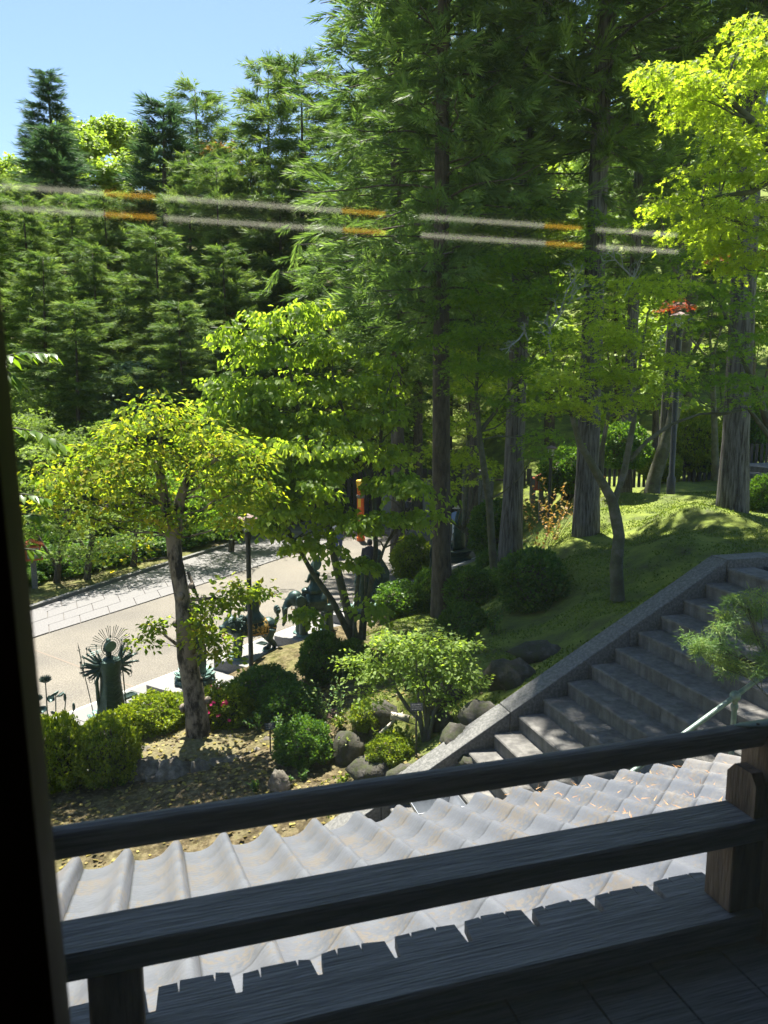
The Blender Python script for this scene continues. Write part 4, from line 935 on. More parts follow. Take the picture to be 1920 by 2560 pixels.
# ------------------------------------------------------------------ people
def person(label, loc, rz, top, bottom, hat=None, arm=(.2,.25), bag=None, lean=0, h=1.68, walk=.12, mask=False):
    k = h/1.7; t = thing('person', label, 'person', loc, rz)
    q = M(); hip = .9*k; sh = 1.42*k
    hx = Vector((0, lean, 0))
    q.ell(Vector((0,.01,1.57*k))+hx*1.1, (.078*k,.095*k,.115*k), 14, 12); q.ell(Vector((0,.105*k,1.56*k))+hx*1.1, (.014,.02,.022), 8, 6); q.tube([Vector((0,0,sh))+hx, Vector((0,0,1.52*k))+hx], .05*k, 10)
    for s in (-1,1): q.ell(Vector((s*.078*k,0,1.56*k))+hx*1.1, (.012,.02,.03), 8, 6)
    for s in (-1, 1):
        a = arm[0] if s < 0 else arm[1]; S0 = Vector((s*.19*k,0,sh-.02))+hx; el = S0+Vector((s*.05, -.02+a*.12, -.29*k)); wr = el+Vector((0, a*.55, -.24*k*(1-a*.8)))
        q.tube([S0, el, wr], [.045,.038,.026], 8); d = (wr-el).normalized(); q.ell(wr+d*.04, (.024,.02,.04), 8, 6)
        for i in range(4): q.tube([wr+d*.06+Vector(((i-1.5)*.012,0,0)), wr+d*.12+Vector(((i-1.5)*.013,.01,0))], [.008,.006], 5)
        q.tube([wr+d*.02, wr+d*.06+Vector((-s*.03,.02,0))], [.009,.006], 5)
        ft = Vector((s*.10, s*walk, .05)); kn = Vector((s*.10, s*walk*.5+.03, .48*k)); q.tube([(s*.09,0,hip), kn, ft], [.085,.06,.042], 8); q.ell(ft+Vector((0,.05,-.01)), (.042,.12,.04), 10, 6)
    q.ell((0,0,hip),(.155,.11,.12)); q.ell(Vector((0,0,1.15*k))+hx*.5,(.15,.1,.3))
    remesh(q.build('body', SKIN, t), .02, 2)
    q = M(); q.ell(Vector((0,0,1.2*k))+hx*.6,(.185,.135,.30*k),14,10); q.ell(Vector((0,0,1.36*k))+hx,(.2,.12,.11),14,8)
    for s in (-1, 1): a = arm[0] if s < 0 else arm[1]; S0 = Vector((s*.19*k,0,sh-.02))+hx; el = S0+Vector((s*.05, -.02+a*.12, -.29*k)); q.tube([S0, el], [.068,.06], 10)
    remesh(q.build('shirt', top, t), .024, 2)
    q = M(); q.ell((0,0,hip),(.175,.13,.13))
    for s in (-1, 1): ft = Vector((s*.10, s*walk, .09)); kn = Vector((s*.10, s*walk*.5+.03, .48*k)); q.tube([(s*.09,0,hip), kn, ft], [.105,.078,.062], 10)
    remesh(q.build('trousers', bottom, t), .024, 2)
    q = M(); q.ell(Vector((0,-.018,1.60*k))+hx*1.1,(.088,.095,.105),12,10); q.build('hair', HAIR, t)
    if hat: q = M(); q.lathe([(.19,0),(.185,.012),(.10,.03),(.095,.10),(.05,.13),(.001,.135)], tuple(Vector((0,0,1.62*k))+hx*1.1), 20); q.build('hat', hat, t)
    if mask: q = M(); q.ell(Vector((0,.075,1.545*k))+hx*1.1,(.055,.04,.045),10,8); q.build('mask', WHITE, t)
    if bag: q = M(); q.box((0,-.2,1.2*k),(.27,.14,.4)); o = q.build('backpack', bag, t, False); b_ = o.modifiers.new('Bevel','BEVEL'); b_.width = .04; b_.segments = 3
    return t
p0 = G(1166, 1352); person('person in teal shirt and white face mask walking behind the boat-shaped halo', (p0.x+.12, p0.y+.5, 0), math.radians(-60), CLOTHT, CLOTHD, mask=True, arm=(.6,.9), lean=.06)
p1 = G(1140, 1356); person('person in wide straw hat and pale blue clothes walking just left of the masked person', (p1.x, p1.y-.1, 0), math.radians(-40), CLOTHB, CLOTHP, hat=BAMBOO, h=1.55, arm=(.3,.5))
p2 = G(847, 1392); person('person with dark backpack seen through the leaves left of the red pillar', (p2.x, p2.y, 0), math.radians(20), CLOTHP, CLOTHJ, bag=CLOTHD)
p3 = G(1012, 1345); person('person in dark clothes stooping right of the red pillar', (p3.x, p3.y+1, 0), math.radians(-70), CLOTHD, CLOTHD, lean=.25, arm=(.8,.8))
p4 = G(925, 1478); person('person in dark clothes standing on the road behind the leafy tree stems', (p4.x, p4.y, 0), math.radians(-10), CLOTHD, CLOTHJ)
# vermilion pillar with yellow bands
pp_ = G(902, 1352); pl = thing('red_pillar', 'tall vermilion round pillar with yellow bands in the plaza', 'pillar', pp_)
q = M(); q.lathe([(.18,0),(.18,.15),(.15,.17),(.15,2.35)], n=24); q.build('shaft', ORANGE, pl)
q = M(); q.lathe([(.165,2.3),(.165,2.42),(.19,2.46),(.19,2.6),(.15,2.64)], n=8); q.build('yellow_cap', YEL, pl)
q = M(); q.lathe([(.155,1.85),(.175,1.88),(.175,1.98),(.155,2.0)], n=24); q.build('band', GRANITE, pl)
q = M(); q.box((-.05,-.155,1.66),(.12,.02,.36)); q.build('plaque', YEL, pl, False)
q_ = G(1108, 1350); st_ = thing('red_stand', 'orange-red painted wooden stand behind the dark cedar trunk', 'stand', (q_.x, q_.y+1, 0))
q = M()
for sx in (-.25,.25):
    for sy in (-.2,.2): q.box((sx,sy,.6),(.07,.07,1.2))
st_2 = q.build('frame', ORANGE, st_, False)
for z in (.5,.8,1.1): q = M().box((0,0,z),(.62,.5,.05)); q.build('shelf', ORANGE, st_, False)

# ------------------------------------------------------------------ lamps, lanterns, labels
def lamp(label, base, h, r=.05, hw=.2):
    t = thing('street_lamp', label, 'lamp post', base)
    q = M(); q.lathe([(r*1.5,-.3),(r*1.5,.1),(r,.16),(r,h-.55),(r*1.05,h-.5),(.085,h-.42),(.09,h-.3)], n=14); q.build('pole', BLACKMETAL, t)
    q = M(); q.lathe([(.085,h-.30),(.10,h-.27),(.135,h-.05),(.13,h-.045)], n=8); q.build('lantern_glass', GLASSY, t, False)
    q = M()
    for j in range(8): a = 2*math.pi*j/8; q.tube([(math.cos(a)*.10,math.sin(a)*.10,h-.28),(math.cos(a)*.14,math.sin(a)*.14,h-.045)], .006, 5)
    q.build('lantern_frame', BLACKMETAL, t)
    q = M(); q.lathe([(hw,h-.045),(hw*1.04,h-.03),(hw*.9,h-.005),(.06,h+.05),(.02,h+.07)], n=8); q.build('cap', mat('brown_lamp_cap', (.13,.08,.07), (.22,.15,.13), .7, 8), t, False)
    return t
lb = G(629, 1702); lamp('dark lamp post with brown cap standing behind the hedge beside the lion statue', lb, 3.58, .052, .21)
lb = P(1371, 1345, 28); lamp('dark lamp post with pale lantern between two cedar trunks at the edge of the mound', lb, 3.35, .06, .25)
lb = P(1678, 1205, 19); lamp('tall dark lamp post with pale lantern rising among the maples on the mound', lb, 4.05, .07, .24)
def redlantern(label, base, h):
    t = thing('garden_lantern', label, 'lantern', base)
    q = M(); q.box((0,0,h*.35),(.16,.16,h*.74)); q.build('post', GRANITED, t, False)
    q = M(); q.box((0,0,h*.72),(.56,.42,.05)); 
    for sx in (-.2,.2):
        for sy in (-.13,.13): q.box((sx,sy,h*.72+.2),(.045,.045,.4), )
    for j in range(3):
        for sy in (-.135,.135): q.box((-.1+.1*j,sy,h*.72+.2),(.012,.012,.38))
    q.box((0,0,h*.72+.4),(.5,.36,.04)); q.build('frame', REDD, t, False)
    q = M().box((0,0,h*.72+.2),(.37,.23,.36)); q.build('panel', TINT, t, False)
    q = M(); zz = h*.72+.42; t_ret = t; q.extr([(-.33,-.26,zz),(-.2,-.26,zz+.05),(0,-.26,zz+.15),(.2,-.26,zz+.05),(.33,-.26,zz),(.33,-.26,zz+.035),(.2,-.26,zz+.09),(0,-.26,zz+.2),(-.2,-.26,zz+.09),(-.33,-.26,zz+.035)][::-1],(0,.52,0)); q.build('roof', REDD, t, False); return t
redlantern('red-roofed garden lantern on a grey post at the left edge beyond the road', G(88, 1478), 1.45).rotation_euler.z = .5
redlantern('red-roofed garden lantern behind the lamp post between the cedar trunks', P(1350, 1330, 30.5), 2.4)
def plantlabel(label, base, h, rz=0, tilt=.5):
    t = thing('plant_label', label, 'plant label', base, rz)
    q = M(); q.box((0,0,h/2-.1),(.022,.022,h+.2)); q.build('stake', BLACKMETAL, t, False)
    R = Matrix.Rotation(-tilt-math.pi/2+math.pi/2, 3, 'X')
    q = M(); q.box((0,-.01,h),(.17,.012,.11), R=Matrix.Rotation(-tilt, 3, 'X')); q.build('plate', BLACKMETAL, t, False)
    q = M()
    rr = random.Random(2)
    for ln in range(3):
        x = -.065
        while x < .055:
            w_ = rr.uniform(.008,.02); zz = .03-ln*.03; v = Matrix.Rotation(-tilt,3,'X') @ Vector((x+w_/2,-.0075,zz)); q.box(Vector((0,-.01,h))+v,(w_,.001,.014 if ln else .02),R=Matrix.Rotation(-tilt,3,'X')); x += w_+.006
    o = q.build('lettering', GRANITED, t, False); o['kind'] = 'stuff'
for (px, py, Y, hh, lab, rz) in ((678,1962,11.6,.42,'small black plant label leaning against the stone planter ring',.3),(205,2010,11.2,.42,'small black plant label on a stake in front of the left hedges',-.1),(1040,1918,9.9,.72,'small black plant label on a tall stake in front of the lime green shrub',.1)):
    p = P(px, py, Y); z = tz(p.x, p.y); plantlabel(lab, (p.x, p.y, z), hh, rz)
# bamboo spout
p = P(1000, 1792, 10.9); t = thing('bamboo_spout', 'cut bamboo tube resting on a thinner bamboo beside the mossy rocks', 'bamboo tube', (p.x, p.y, p.z))
q = M(); q.tube([(-.13,.04,.0),(-.1,.03,.0),(.0,0,0),(.13,-.04,-.02)], [.06,.055,.055,.058], 14, False); q.tube([(-.13,.04,0),(-.12,.037,0)], .06, 14); o = q.build('large_tube', BAMBOO, t); o.modifiers.new('Solidify','SOLIDIFY').thickness = .006
q = M().tube([(-.3,-.1,-.22),(-.1,0,-.07),(.05,.1,.02)], .022, 8); q.build('thin_tube', BAMBOO, t)
# manhole style grate
p = G(842, 1858, .12); t = thing('iron_grate', 'brown cast iron grate lying between shrub and rock', 'grate', (p.x, p.y, tz(p.x,p.y)+.03))
q = M(); 
q.tube([(math.cos(a)*.2, math.sin(a)*.2, .0) for a in np.linspace(0,2*math.pi,25)], .015, 6, False)
for i in range(-4,5):
    x = i*.042; y = math.sqrt(max(0,.04-x*x)); q.box((x,0,.0),(.012,2*y,.012)); q.box((0,x,.002),(2*y,.012,.012))
q.build('grate', mat('rusty_iron', (.12,.07,.05), (.2,.13,.09), .8, 20), t, False)
# ------------------------------------------------------------------ stones
def rock(name, label, c, r, m, seed, group=None, parent=None):
    q = M(); q.ell((0,0,0), r, 14, 9, jit=.42, seed=seed); o = q.build(name, m, parent, True, sharp=False); o.location = c
    if label: tag(o, label, 'rock', group)
    return o
pc_ = P(497, 1890, 12.3); pcz = tz(pc_.x, pc_.y)
plant = thing('stone_planter', 'ring of rough brown rocks filled with leaf litter around the blotched tree', 'planter', (pc_.x, pc_.y, pcz))
for k in range(17):
    a = k*2*math.pi/17+.15; R_ = 1.15; rr = .22+.09*math.sin(k*3.7)
    big = 1.25 if -math.pi*.9 < ((a+math.pi) % (2*math.pi))-math.pi < -.1 else .85
    rock('stone', None, (math.cos(a)*R_*1.05, math.sin(a)*R_*.86, .0), (rr*big*1.15, rr*.8*big, (.19+.04*math.sin(k*2.1))*big), ROCK, k, parent=plant)
q = M(); q.ell((0,0,.05),(1.15,.95,.2),28,10,jit=.06); q.build('soil', mat('leaf_mould', (.10,.075,.045), (.2,.16,.09), 1, 14, bump=1, c3=(.13,.12,.05)), plant)
ROCKS = [(790,1880,10.9,.3,.28,.3,ROCKM,'tall mossy rock right of the iron grate'),(870,1870,11,.26,.24,.32,ROCKM,'upright dark rock beside the round clipped shrub'),(935,1925,10.2,.34,.26,.24,ROCKM,'broad mossy rock just above the railing left of the plant stake'),
 (1010,1938,10.0,.24,.2,.14,ROCKM,'low rounded rock at the foot of the plant stake'),(1150,1850,10.0,.26,.22,.26,ROCKM,'dark rock right of the lime green shrub trunks'),(1205,1790,10.6,.32,.25,.3,ROCKM,'dark rock in the bank under the moss cushion'),
 (1275,1690,11.2,.42,.3,.3,ROCKM,'large moss-topped rock beside the stair cheek wall'),(1110,1745,11.4,.3,.25,.3,ROCKM,'shaded rock under the moss behind the lime green shrub'),(1345,1630,11.6,.4,.28,.2,ROCKM,'brown boulder half sunk in moss near the stairs'),(1210,1690,11.9,.16,.12,.09,GRANITE,'small pale stone on the moss above the lime green shrub'),
 (1120,1442,17.4,.2,.15,.11,GRANITE,'rounded pale stone at the foot of the dark cedar trunk'),(950,1790,11.6,.3,.25,.3,ROCKM,'mossy rock behind the bamboo tube'),(1060,1700,12.4,.35,.25,.28,ROCKM,'mossy hump of rock behind the lime green shrub crown'),(1100,1800,10.7,.2,.2,.2,ROCKM,'small round rock right of the bamboo tube'),(700,1955,10.6,.16,.14,.2,ROCK,'upright brown rock at the right end of the planter ring'),(1180,1905,9.6,.16,.14,.12,ROCKM,'small dark rock at the foot of the stair cheek wall')]
for k, (px, py, Y, a, b, c, m_, lab) in enumerate(ROCKS):
    best = min((abs(P(px, py, t_).z-(tz(P(px, py, t_).x, P(px, py, t_).y)+c*.35)), t_) for t_ in np.arange(Y*.85, Y*1.12, .1)); Y = best[1]
    p = P(px, py, Y); z = tz(p.x, p.y); rock('garden_rock', lab, (p.x, p.y, max(p.z-c*.2, z+c*.15) if p.z < z+.6 else z+c*.2), (a, b, c), m_, 40+k)
# ------------------------------------------------------------------ fence and gate building at the back of the plaza
fn = thing('board_fence', 'dark vertical board fence closing the far side of the plaza', 'fence', (0, 39.5, 0))
fb = [M().box((0,0,1.25),(.24,.04,2.5-.12*k)).mesh('fence_board', FENCEW, False) for k in range(3)]
for k in range(46):
    x = -6+.3*k
    if 5.2 < x < 6.6: continue
    link('fence_board', fb[k % 3], fn, (x, .02*(k % 2), 0))
q = M(); q.box((.9,.07,1.9),(14,.06,.1)); q.box((.9,.07,.6),(14,.06,.1)); q.build('rail', FENCEW, fn, False)
gt = thing('stone_gateposts', 'grey stone wall block and gate posts behind the walking people', 'gate posts', (4.6, 37.5, 0))
for x, w_, h_ in ((-.5,.5,2.6),(.3,.9,2.6),(1.5,.22,2.3),(2.1,.22,2.3),(2.7,.22,2.3)): q = M().box((x,0,h_/2),(w_,.4,h_)); q.build('post', GRANITED, gt, False)
ws = thing('plaster_wall', 'low grey wall panel behind the red pillar', 'wall', (1.1, 38.2, 0))
q = M().box((0,0,1.0),(2.4,.25,2.0)); q.build('panel', mat('grey_plaster', (.2,.2,.19), (.27,.27,.25), .9, 6), ws, False)
q = M().box((0,0,2.04),(2.6,.4,.1)); q.build('coping', GRANITED, ws, False)
cu_ = M()
for k in range(9): cu_.box((-4+1.15*k, 33.9, .09), (1.13, .3, .18))
o = cu_.build('low_kerb', GRANITE, None, False); tag(o, 'pale low kerb across the plaza behind the visitors', kind='structure')
# bamboo fence behind the mound on the right
bf = thing('bamboo_fence', 'dark upright pale-topped fence behind the shrubs on the mound', 'fence', (9, 25.5, 3.3), -.12)
fb2 = M().box((0,0,.55),(.09,.05,1.5)).mesh('fence_board', FENCEW, False)
for k in range(60): link('fence_board', fb2, bf, (-1.6+.16*k, .0, .02*math.sin(k)))
# ------------------------------------------------------------------ big cedars
tr_, cr_ = tufted(27, 3.8, 3, 240, 15, 54, .23, .5, t0=.24, shape=.75, droop=.42, m=L['cedar'], mb_=BARKD, nm='cedar', trunk_r=.25, clr=.03, trunk_sides=18)
tr2, cr2 = tufted(27, 3.5, 8, 210, 15, 54, .23, .5, t0=.30, shape=.75, droop=.36, m=L['cedar'], mb_=BARK, nm='cedar_tall', trunk_r=.28, clr=.03, trunk_sides=18)
def conifer(name, label, loc, meshes, rz, sc, group, barkm=None, kind=True):
    t = thing(name, label, 'tree', loc, rz, group); t.scale = sc if hasattr(sc, '__len__') else (sc,)*3
    link('trunk', meshes[0], t); c = link('crown', meshes[1], t); c['kind'] = 'stuff'; return t
def gl(v): return (v.x, v.y, tz(v.x, v.y))
GC = 'tall cedars beside the moss mound'
CEDARS = [(CEDAR_A, (tr_, cr_), 0.4, 1.0, 'big cedar with dark furrowed trunk standing beside the row of statues'),
 (CEDAR_B, (tr2, cr2), 2.1, 1.0, 'big cedar with straight grey trunk just left of the clipped dome shrub'),
 (CEDAR_C, (tr2, cr2), 4.0, 1.04, 'big cedar with grey trunk on the left shoulder of the moss mound'),
 (CEDAR_D, (tr2, cr2), 5.2, 1.1, 'big cedar with flared grey trunk at the right on the sunlit moss'),
 (P(990, 1290, 28), (tr_, cr_), 1.2, 1.15, 'big cedar whose drooping foliage makes the left silhouette behind the leafy tree'),
 (P(1180, 1250, 31), (tr_, cr_), 3.0, 1.0, 'cedar behind the gap between the two left grey trunks'),
 (P(1560, 1180, 27), (tr2, cr2), .8, .9, 'cedar with thin brown trunk behind the forked maple'),
 (P(1668, 1150, 30), (tr2, cr2), 2.6, 1.1, 'dark-trunked cedar behind the tall lamp post'),
 (P(1040, 1270, 38), (tr_, cr_), 2.2, 1.05, 'cedar behind the board fence right of the red pillar')]
for v, ms_, rz, sc, lab in CEDARS: conifer('cedar_tree', lab, gl(v), ms_, rz, sc, GC)
t = thing('leaning_tree', 'slim tree with smooth brown trunk leaning beside the flared cedar trunk', 'tree', gl(P(1625, 1242, 21.5)))
q = M(); q.tube([(0,0,-.3),(.1,0,.5),(.55,.1,2),(.95,.2,5),(1.2,.2,9)], [.24,.19,.17,.13,.06], 12); q.tube([(.7,.1,3.2),(1.3,.1,4.5),(1.6,.3,6)], [.07,.05,.02], 8); q.tube([(.95,.2,5.2),(.3,.2,6.4),(.0,.3,7.6)], [.06,.04,.02], 8); q.build('trunk', BARKM, t)
# ------------------------------------------------------------------ forest wall of conifers across the road
FV = [tufted(22, 2.6, 21, 110, 18, 42, .29, .75, t0=.06, shape=.42, droop=.34, rl=(.4,1.35), m=L['fir'], mb_=BARKD, nm='fir_a', trunk_r=.2, clr=.06),
      tufted(22, 2.9, 22, 95, 20, 42, .30, .8, t0=.1, shape=.36, droop=.26, rl=(.4,1.35), m=L['fir'], mb_=BARKD, nm='fir_b', trunk_r=.2, clr=.06),
      tufted(22, 2.5, 23, 150, 15, 34, .32, .6, t0=.08, shape=.75, droop=.08, m=L['firdark'], mb_=BARKD, nm='fir_c', trunk_r=.24, up=1.2),
      tufted(22, 2.6, 24, 84, 15, 36, .32, .85, t0=.2, shape=.5, droop=-.05, m=L['fir'], mb_=BARKD, nm='fir_d', trunk_r=.2)]
FOREST = [ # px top, py top, distance, crown width in px, variant, label
 (115, 172, 70, 120, 2, 'tall spire-shaped conifer standing highest above the left skyline'),
 (128, 310, 56, 180, 2, 'dense blue-green conifer directly below the tall left spire'),
 (225, 480, 50, 170, 0, 'conifer rising against the yellow-green broadleaf crowns at left'),
 (352, 330, 60, 90, 3, 'thin dark conifer between the bright broadleaf crowns and the broad pointed one'),
 (410, 246, 48, 210, 2, 'broad pointed blue-green conifer left of centre on the skyline'),
 (492, 208, 58, 220, 3, 'wispy open conifer on the skyline right of the broad pointed one'),
 (575, 300, 54, 130, 3, 'thin conifer under the skyline left of the knobby one'),
 (668, 130, 46, 200, 3, 'knobby open-branched conifer with rounded tip on the skyline'),
 (745, 140, 44, 250, 1, 'large loose conifer between the knobby one and the big cedars'),
 (-10, 430, 50, 190, 1, 'broad conifer at the left edge of the forest'),
 (55, 480, 42, 190, 0, 'olive conifer crossing the left end of the mirrored lights'),
 (170, 480, 46, 180, 1, 'tall olive conifer left of the first gap in the forest wall'),
 (262, 470, 44, 170, 0, 'tall dark conifer just right of the yellow-green broadleaf crowns'),
 (330, 490, 46, 180, 1, 'tall conifer with bare lower twigs left of centre'),
 (470, 380, 43, 190, 0, 'tall olive conifer right of the broad pointed one'),
 (545, 400, 41, 180, 1, 'tall conifer behind the second mirrored light'),
 (620, 370, 42, 190, 0, 'tall conifer below the knobby one'),
 (700, 390, 41, 190, 1, 'tall tufted conifer left of the drooping cedar foliage'),
 (390, 560, 38, 180, 1, 'shorter conifer standing in front of the broad pointed one'),
 (100, 620, 36, 190, 0, 'shorter conifer low at left above the cherry leaves'),
 (560, 600, 37, 170, 0, 'shorter conifer left of the leafy tree top'),
 (230, 600, 38, 160, 1, 'shorter conifer behind the pale green tree'),
 (180,740,34,170,1,'low shaded conifer beside the pale green tree'),
 (450,740,34,160,1,'low shaded conifer behind the yellowing crown'),
 (840, 260, 50, 200, 1, 'conifer seen through the gap beside the big cedar top'),
 (960, 120, 54, 220, 0, 'conifer showing sky gaps behind the big cedars'),
 (1130, 160, 50, 220, 1, 'tall conifer behind the left pair of grey cedar trunks'),
 (1300, 80, 52, 240, 0, 'tall conifer behind the middle grey cedar trunk'),
 (1500, 60, 54, 240, 1, 'tall conifer behind the top of the forked maple'),
 (1700, 40, 52, 260, 0, 'tall conifer behind the bright upper maple'),
 (1900, 30, 50, 260, 1, 'tall conifer at the right behind the bright upper maple')]
for k, (px, py, Y, wd, v, lab) in enumerate(FOREST):
    p = P(px, py, Y); z = tz(p.x, p.y); h = max(6, p.z-z); sx = (wd/1920*Y)/(2*2.7)*({2: 1.9, 3: 1.5}.get(v, 1.45))
    conifer('forest_conifer', lab, (p.x, p.y, z-.2), FV[v], k*2.3, (max(sx,.35+h/60), max(sx,.35+h/60), h/22), 'conifers of the forest wall')
# ------------------------------------------------------------------ bright broadleaf crowns on the hill
BL = [(205,335,82,120,80),(290,300,92,150,70),(262,400,74,130,90),(330,380,78,110,80),(60,420,80,130,90),(20,395,88,110,60),(140,380,86,120,80),(520,360,84,130,80),(420,420,80,150,90),(175,300,88,120,70)]
for k, (px, py, Y, wx, wy) in enumerate(BL):
    m_ = L['far'] if k not in (7,) else L['farorange']
    lab = ['yellow-green broadleaf crown right behind the tall left spire','rounded green broadleaf crown highest on the hill skyline','bright broadleaf crown in front of the rounded skyline one','broadleaf crown left of the broad pointed conifer','broadleaf crown at the left edge of the hill skyline','leftmost distant broadleaf crown against the sky','broadleaf crown just below the tall left spire','orange-tinged broadleaf crown on the skyline left of the knobby conifer','broadleaf crown glimpsed between the skyline conifers','farthest broadleaf crown peeping over the hill skyline'][k]
    base = P(px, py, Y); zb = tz(base.x, base.y); kk = 1920/Y
    pyb = py + (base.z-zb)*kk
    lobes_ = [(px+rnd.uniform(-.35,.35)*wx, py+wy*rnd.uniform(.3,1.1), Y+rnd.uniform(-1.5,1.5), wx*.36, wy*.42, wx*.36*Y/1920) for _ in range(5)]+[(px, py+wy*.35, Y, wx*.32, wy*.4, wx*.32*Y/1920)]
    tree('broadleaf_tree', lab, [[(px, pyb, Y, .3), (px, py+wy, Y, .15)]], lobes_, m_, BARKD, per=22, padr=.75, flat=.35, lsize=.34, kind='round', puffy=.5, seed=k, group='broadleaf trees on the hill', twig=.1, r0=.1, nmul=.7)
BR = [(1180,560,40,'sunlit broadleaf tree glowing behind the straight grey cedar trunk'),(1370,420,42,'sunlit broadleaf tree high behind the middle cedar trunks'),(1540,560,38,'sunlit broadleaf tree behind the crown of the forked maple'),(1720,420,42,'sunlit broadleaf tree behind the upper right maple'),(1880,620,38,'sunlit broadleaf tree behind the right green maple'),(1040,700,42,'sunlit broadleaf tree behind the dark cedar trunk'),(1380,800,36,'sunlit broadleaf tree low behind the lichen-covered branches'),(1640,840,35,'sunlit broadleaf tree low behind the tall lamp post'),(1500,240,48,'sunlit broadleaf tree glimpsed high between the cedars'),(960,880,41,'sunlit broadleaf tree low behind the dogwood crown')]
for k, (px, py, Y, lab) in enumerate(BR):
    wx = 110*40/Y; base = P(px, py, Y); zb = tz(base.x, base.y); pyb = py+(base.z-zb)*1920/Y
    lobes_ = [(px+rnd.uniform(-.9,.9)*wx, py+rnd.uniform(-.2,1.9)*wx, Y+rnd.uniform(-1.5,1.5), wx*.45, wx*.36, 1.2) for _ in range(9)]
    tree('broadleaf_tree', lab, [[(px, pyb, Y, .22), (px, py+wx, Y, .1)]], lobes_, L['far'], BARKD, per=22, padr=.7, flat=.3, lsize=.24, kind='round', puffy=.4, seed=60+k, group='sunlit broadleaf trees behind the cedars', twig=.2, r0=.06, nmul=.6)
# ------------------------------------------------------------------ garden trees
DW = [(690,800,15.6,60,22,.6),(790,780,16.2,60,26,.7),(600,840,15.4,70,26,.6),(560,830,15.2,40,16,.4),(700,880,15.8,110,34,.9),(830,870,16.2,70,34,.8),(590,960,15.2,70,26,.7),(700,970,15.6,120,36,1.0),(830,960,16.0,90,36,.9),
 (930,960,16.4,60,30,.7),(960,900,16,50,28,.6),(620,1060,15.2,90,30,.8),(740,1060,15.6,120,36,1.0),(860,1050,16.2,90,36,.8),(960,1040,15.6,60,26,.6),(990,1000,15.6,40,22,.5),(680,1150,15.2,110,34,.9),(800,1160,15.2,110,36,.9),(960,1130,15.6,60,20,.6),
 (590,1150,14.8,70,26,.6),(620,1240,14.6,80,28,.6),(740,1250,15,90,30,.8),(820,1270,14.8,50,20,.5),(1010,1200,14.8,80,26,.5),(1050,1215,14.4,60,20,.5),(1050,1290,14.2,40,20,.4),(1010,1290,14.6,70,22,.5),(890,1400,14.4,50,30,.4),
 (760,1350,14.6,60,24,.5),(690,1320,14.4,50,22,.4),(770,1540,13.9,60,28,.35),(930,1520,14.2,30,30,.3),(840,1300,14.8,60,24,.5),(560,1010,15,60,26,.6),(540,1090,14.8,60,26,.6),(650,1010,14.8,80,26,.6),(560,1200,14.6,60,24,.5),(680,1210,14.4,80,26,.6),(800,1210,14.4,70,24,.6),(760,1110,14.4,80,26,.6),(860,1110,14.8,70,24,.6),(940,1210,14.6,60,22,.5),(700,1290,14.2,60,20,.4),(900,1310,14.2,60,22,.4),(830,1360,14.2,50,22,.4),(740,790,15.8,40,34,.4),(1000,850,15.9,46,18,.3),(1050,862,15.8,26,10,.2)]
DT = [[(890,1610,15.3,.10),(862,1500,15.3,.09),(838,1400,15.4,.08),(815,1280,15.6,.07),(800,1180,15.8,.06),(750,1050,15.8,.045),(725,920,15.8,.03),(715,830,15.8,.015)],
 [(880,1600,15.2,.07),(830,1500,14.9,.06),(780,1430,14.8,.05),(735,1350,14.7,.035),(680,1290,14.6,.02)],
 [(900,1600,15.4,.07),(925,1480,15.3,.06),(940,1380,15.2,.05),(935,1240,15.6,.045),(905,1130,16,.04),(855,1020,16,.03),(830,930,16.1,.02)],
 [(900,1610,15.1,.05),(905,1540,15.0,.045),(930,1460,14.8,.035),(960,1370,14.8,.03),(1010,1280,14.8,.02)],
 [(935,1240,15.6,.04),(950,1120,15.9,.035),(960,1000,15.9,.025),(990,920,15.9,.012)],
 [(885,1600,15.0,.045),(890,1500,14.9,.04),(900,1400,14.8,.03)],[(910,1600,15.2,.04),(915,1500,15.2,.035),(912,1400,15.2,.02)]]
dogw = tree('dogwood_tree', 'large fresh green dogwood tree with several slender stems behind the lime green shrub', DT, DW, L['dog'], BARKM, per=56, padr=.36, flat=.09, lsize=.112, kind='wide', droop=.75, r0=.03, seed=4, twig=.5, ltv=.2, nmul=.62)
n_b = 60; bp_ = []
for k in range(n_b):
    c_ = DW[rnd.randrange(12)]; p = P(c_[0]+rnd.uniform(-.8,.8)*c_[3], c_[1]-c_[4]*.7, c_[2]+rnd.uniform(-.5,.5)); bp_ += [tuple(p)]*4
bp_ = np.array(bp_); aa = np.tile(np.arange(4)*math.pi/2, n_b); dd_ = np.stack([np.cos(aa), np.sin(aa), .1+0*aa], 1)
br = link('bracts', np_mesh('bracts', [leaves(bp_, dd_, np.tile([0,0,1.], (len(aa),1)), np.full(len(aa), .06), 'round')], L['white'], dogw.location), dogw); br['kind'] = 'stuff'
YT = [[(500,1905,12.3,.22),(490,1780,12.3,.175),(468,1640,12.3,.155),(458,1500,12.4,.135),(438,1400,12.4,.12),(432,1340,12.5,.125),(428,1300,12.5,.10)],
 [(432,1345,12.5,.12),(415,1260,12.5,.09),(400,1180,12.6,.075),(370,1130,12.6,.04),(330,1090,12.6,.02)],[(434,1345,12.5,.11),(450,1250,12.5,.08),(470,1190,12.5,.05),(540,1150,12.4,.03)],[(400,1180,12.6,.06),(402,1100,12.7,.04),(400,1040,12.7,.02)],[(470,1430,12.4,.03),(500,1510,12.2,.02)]]
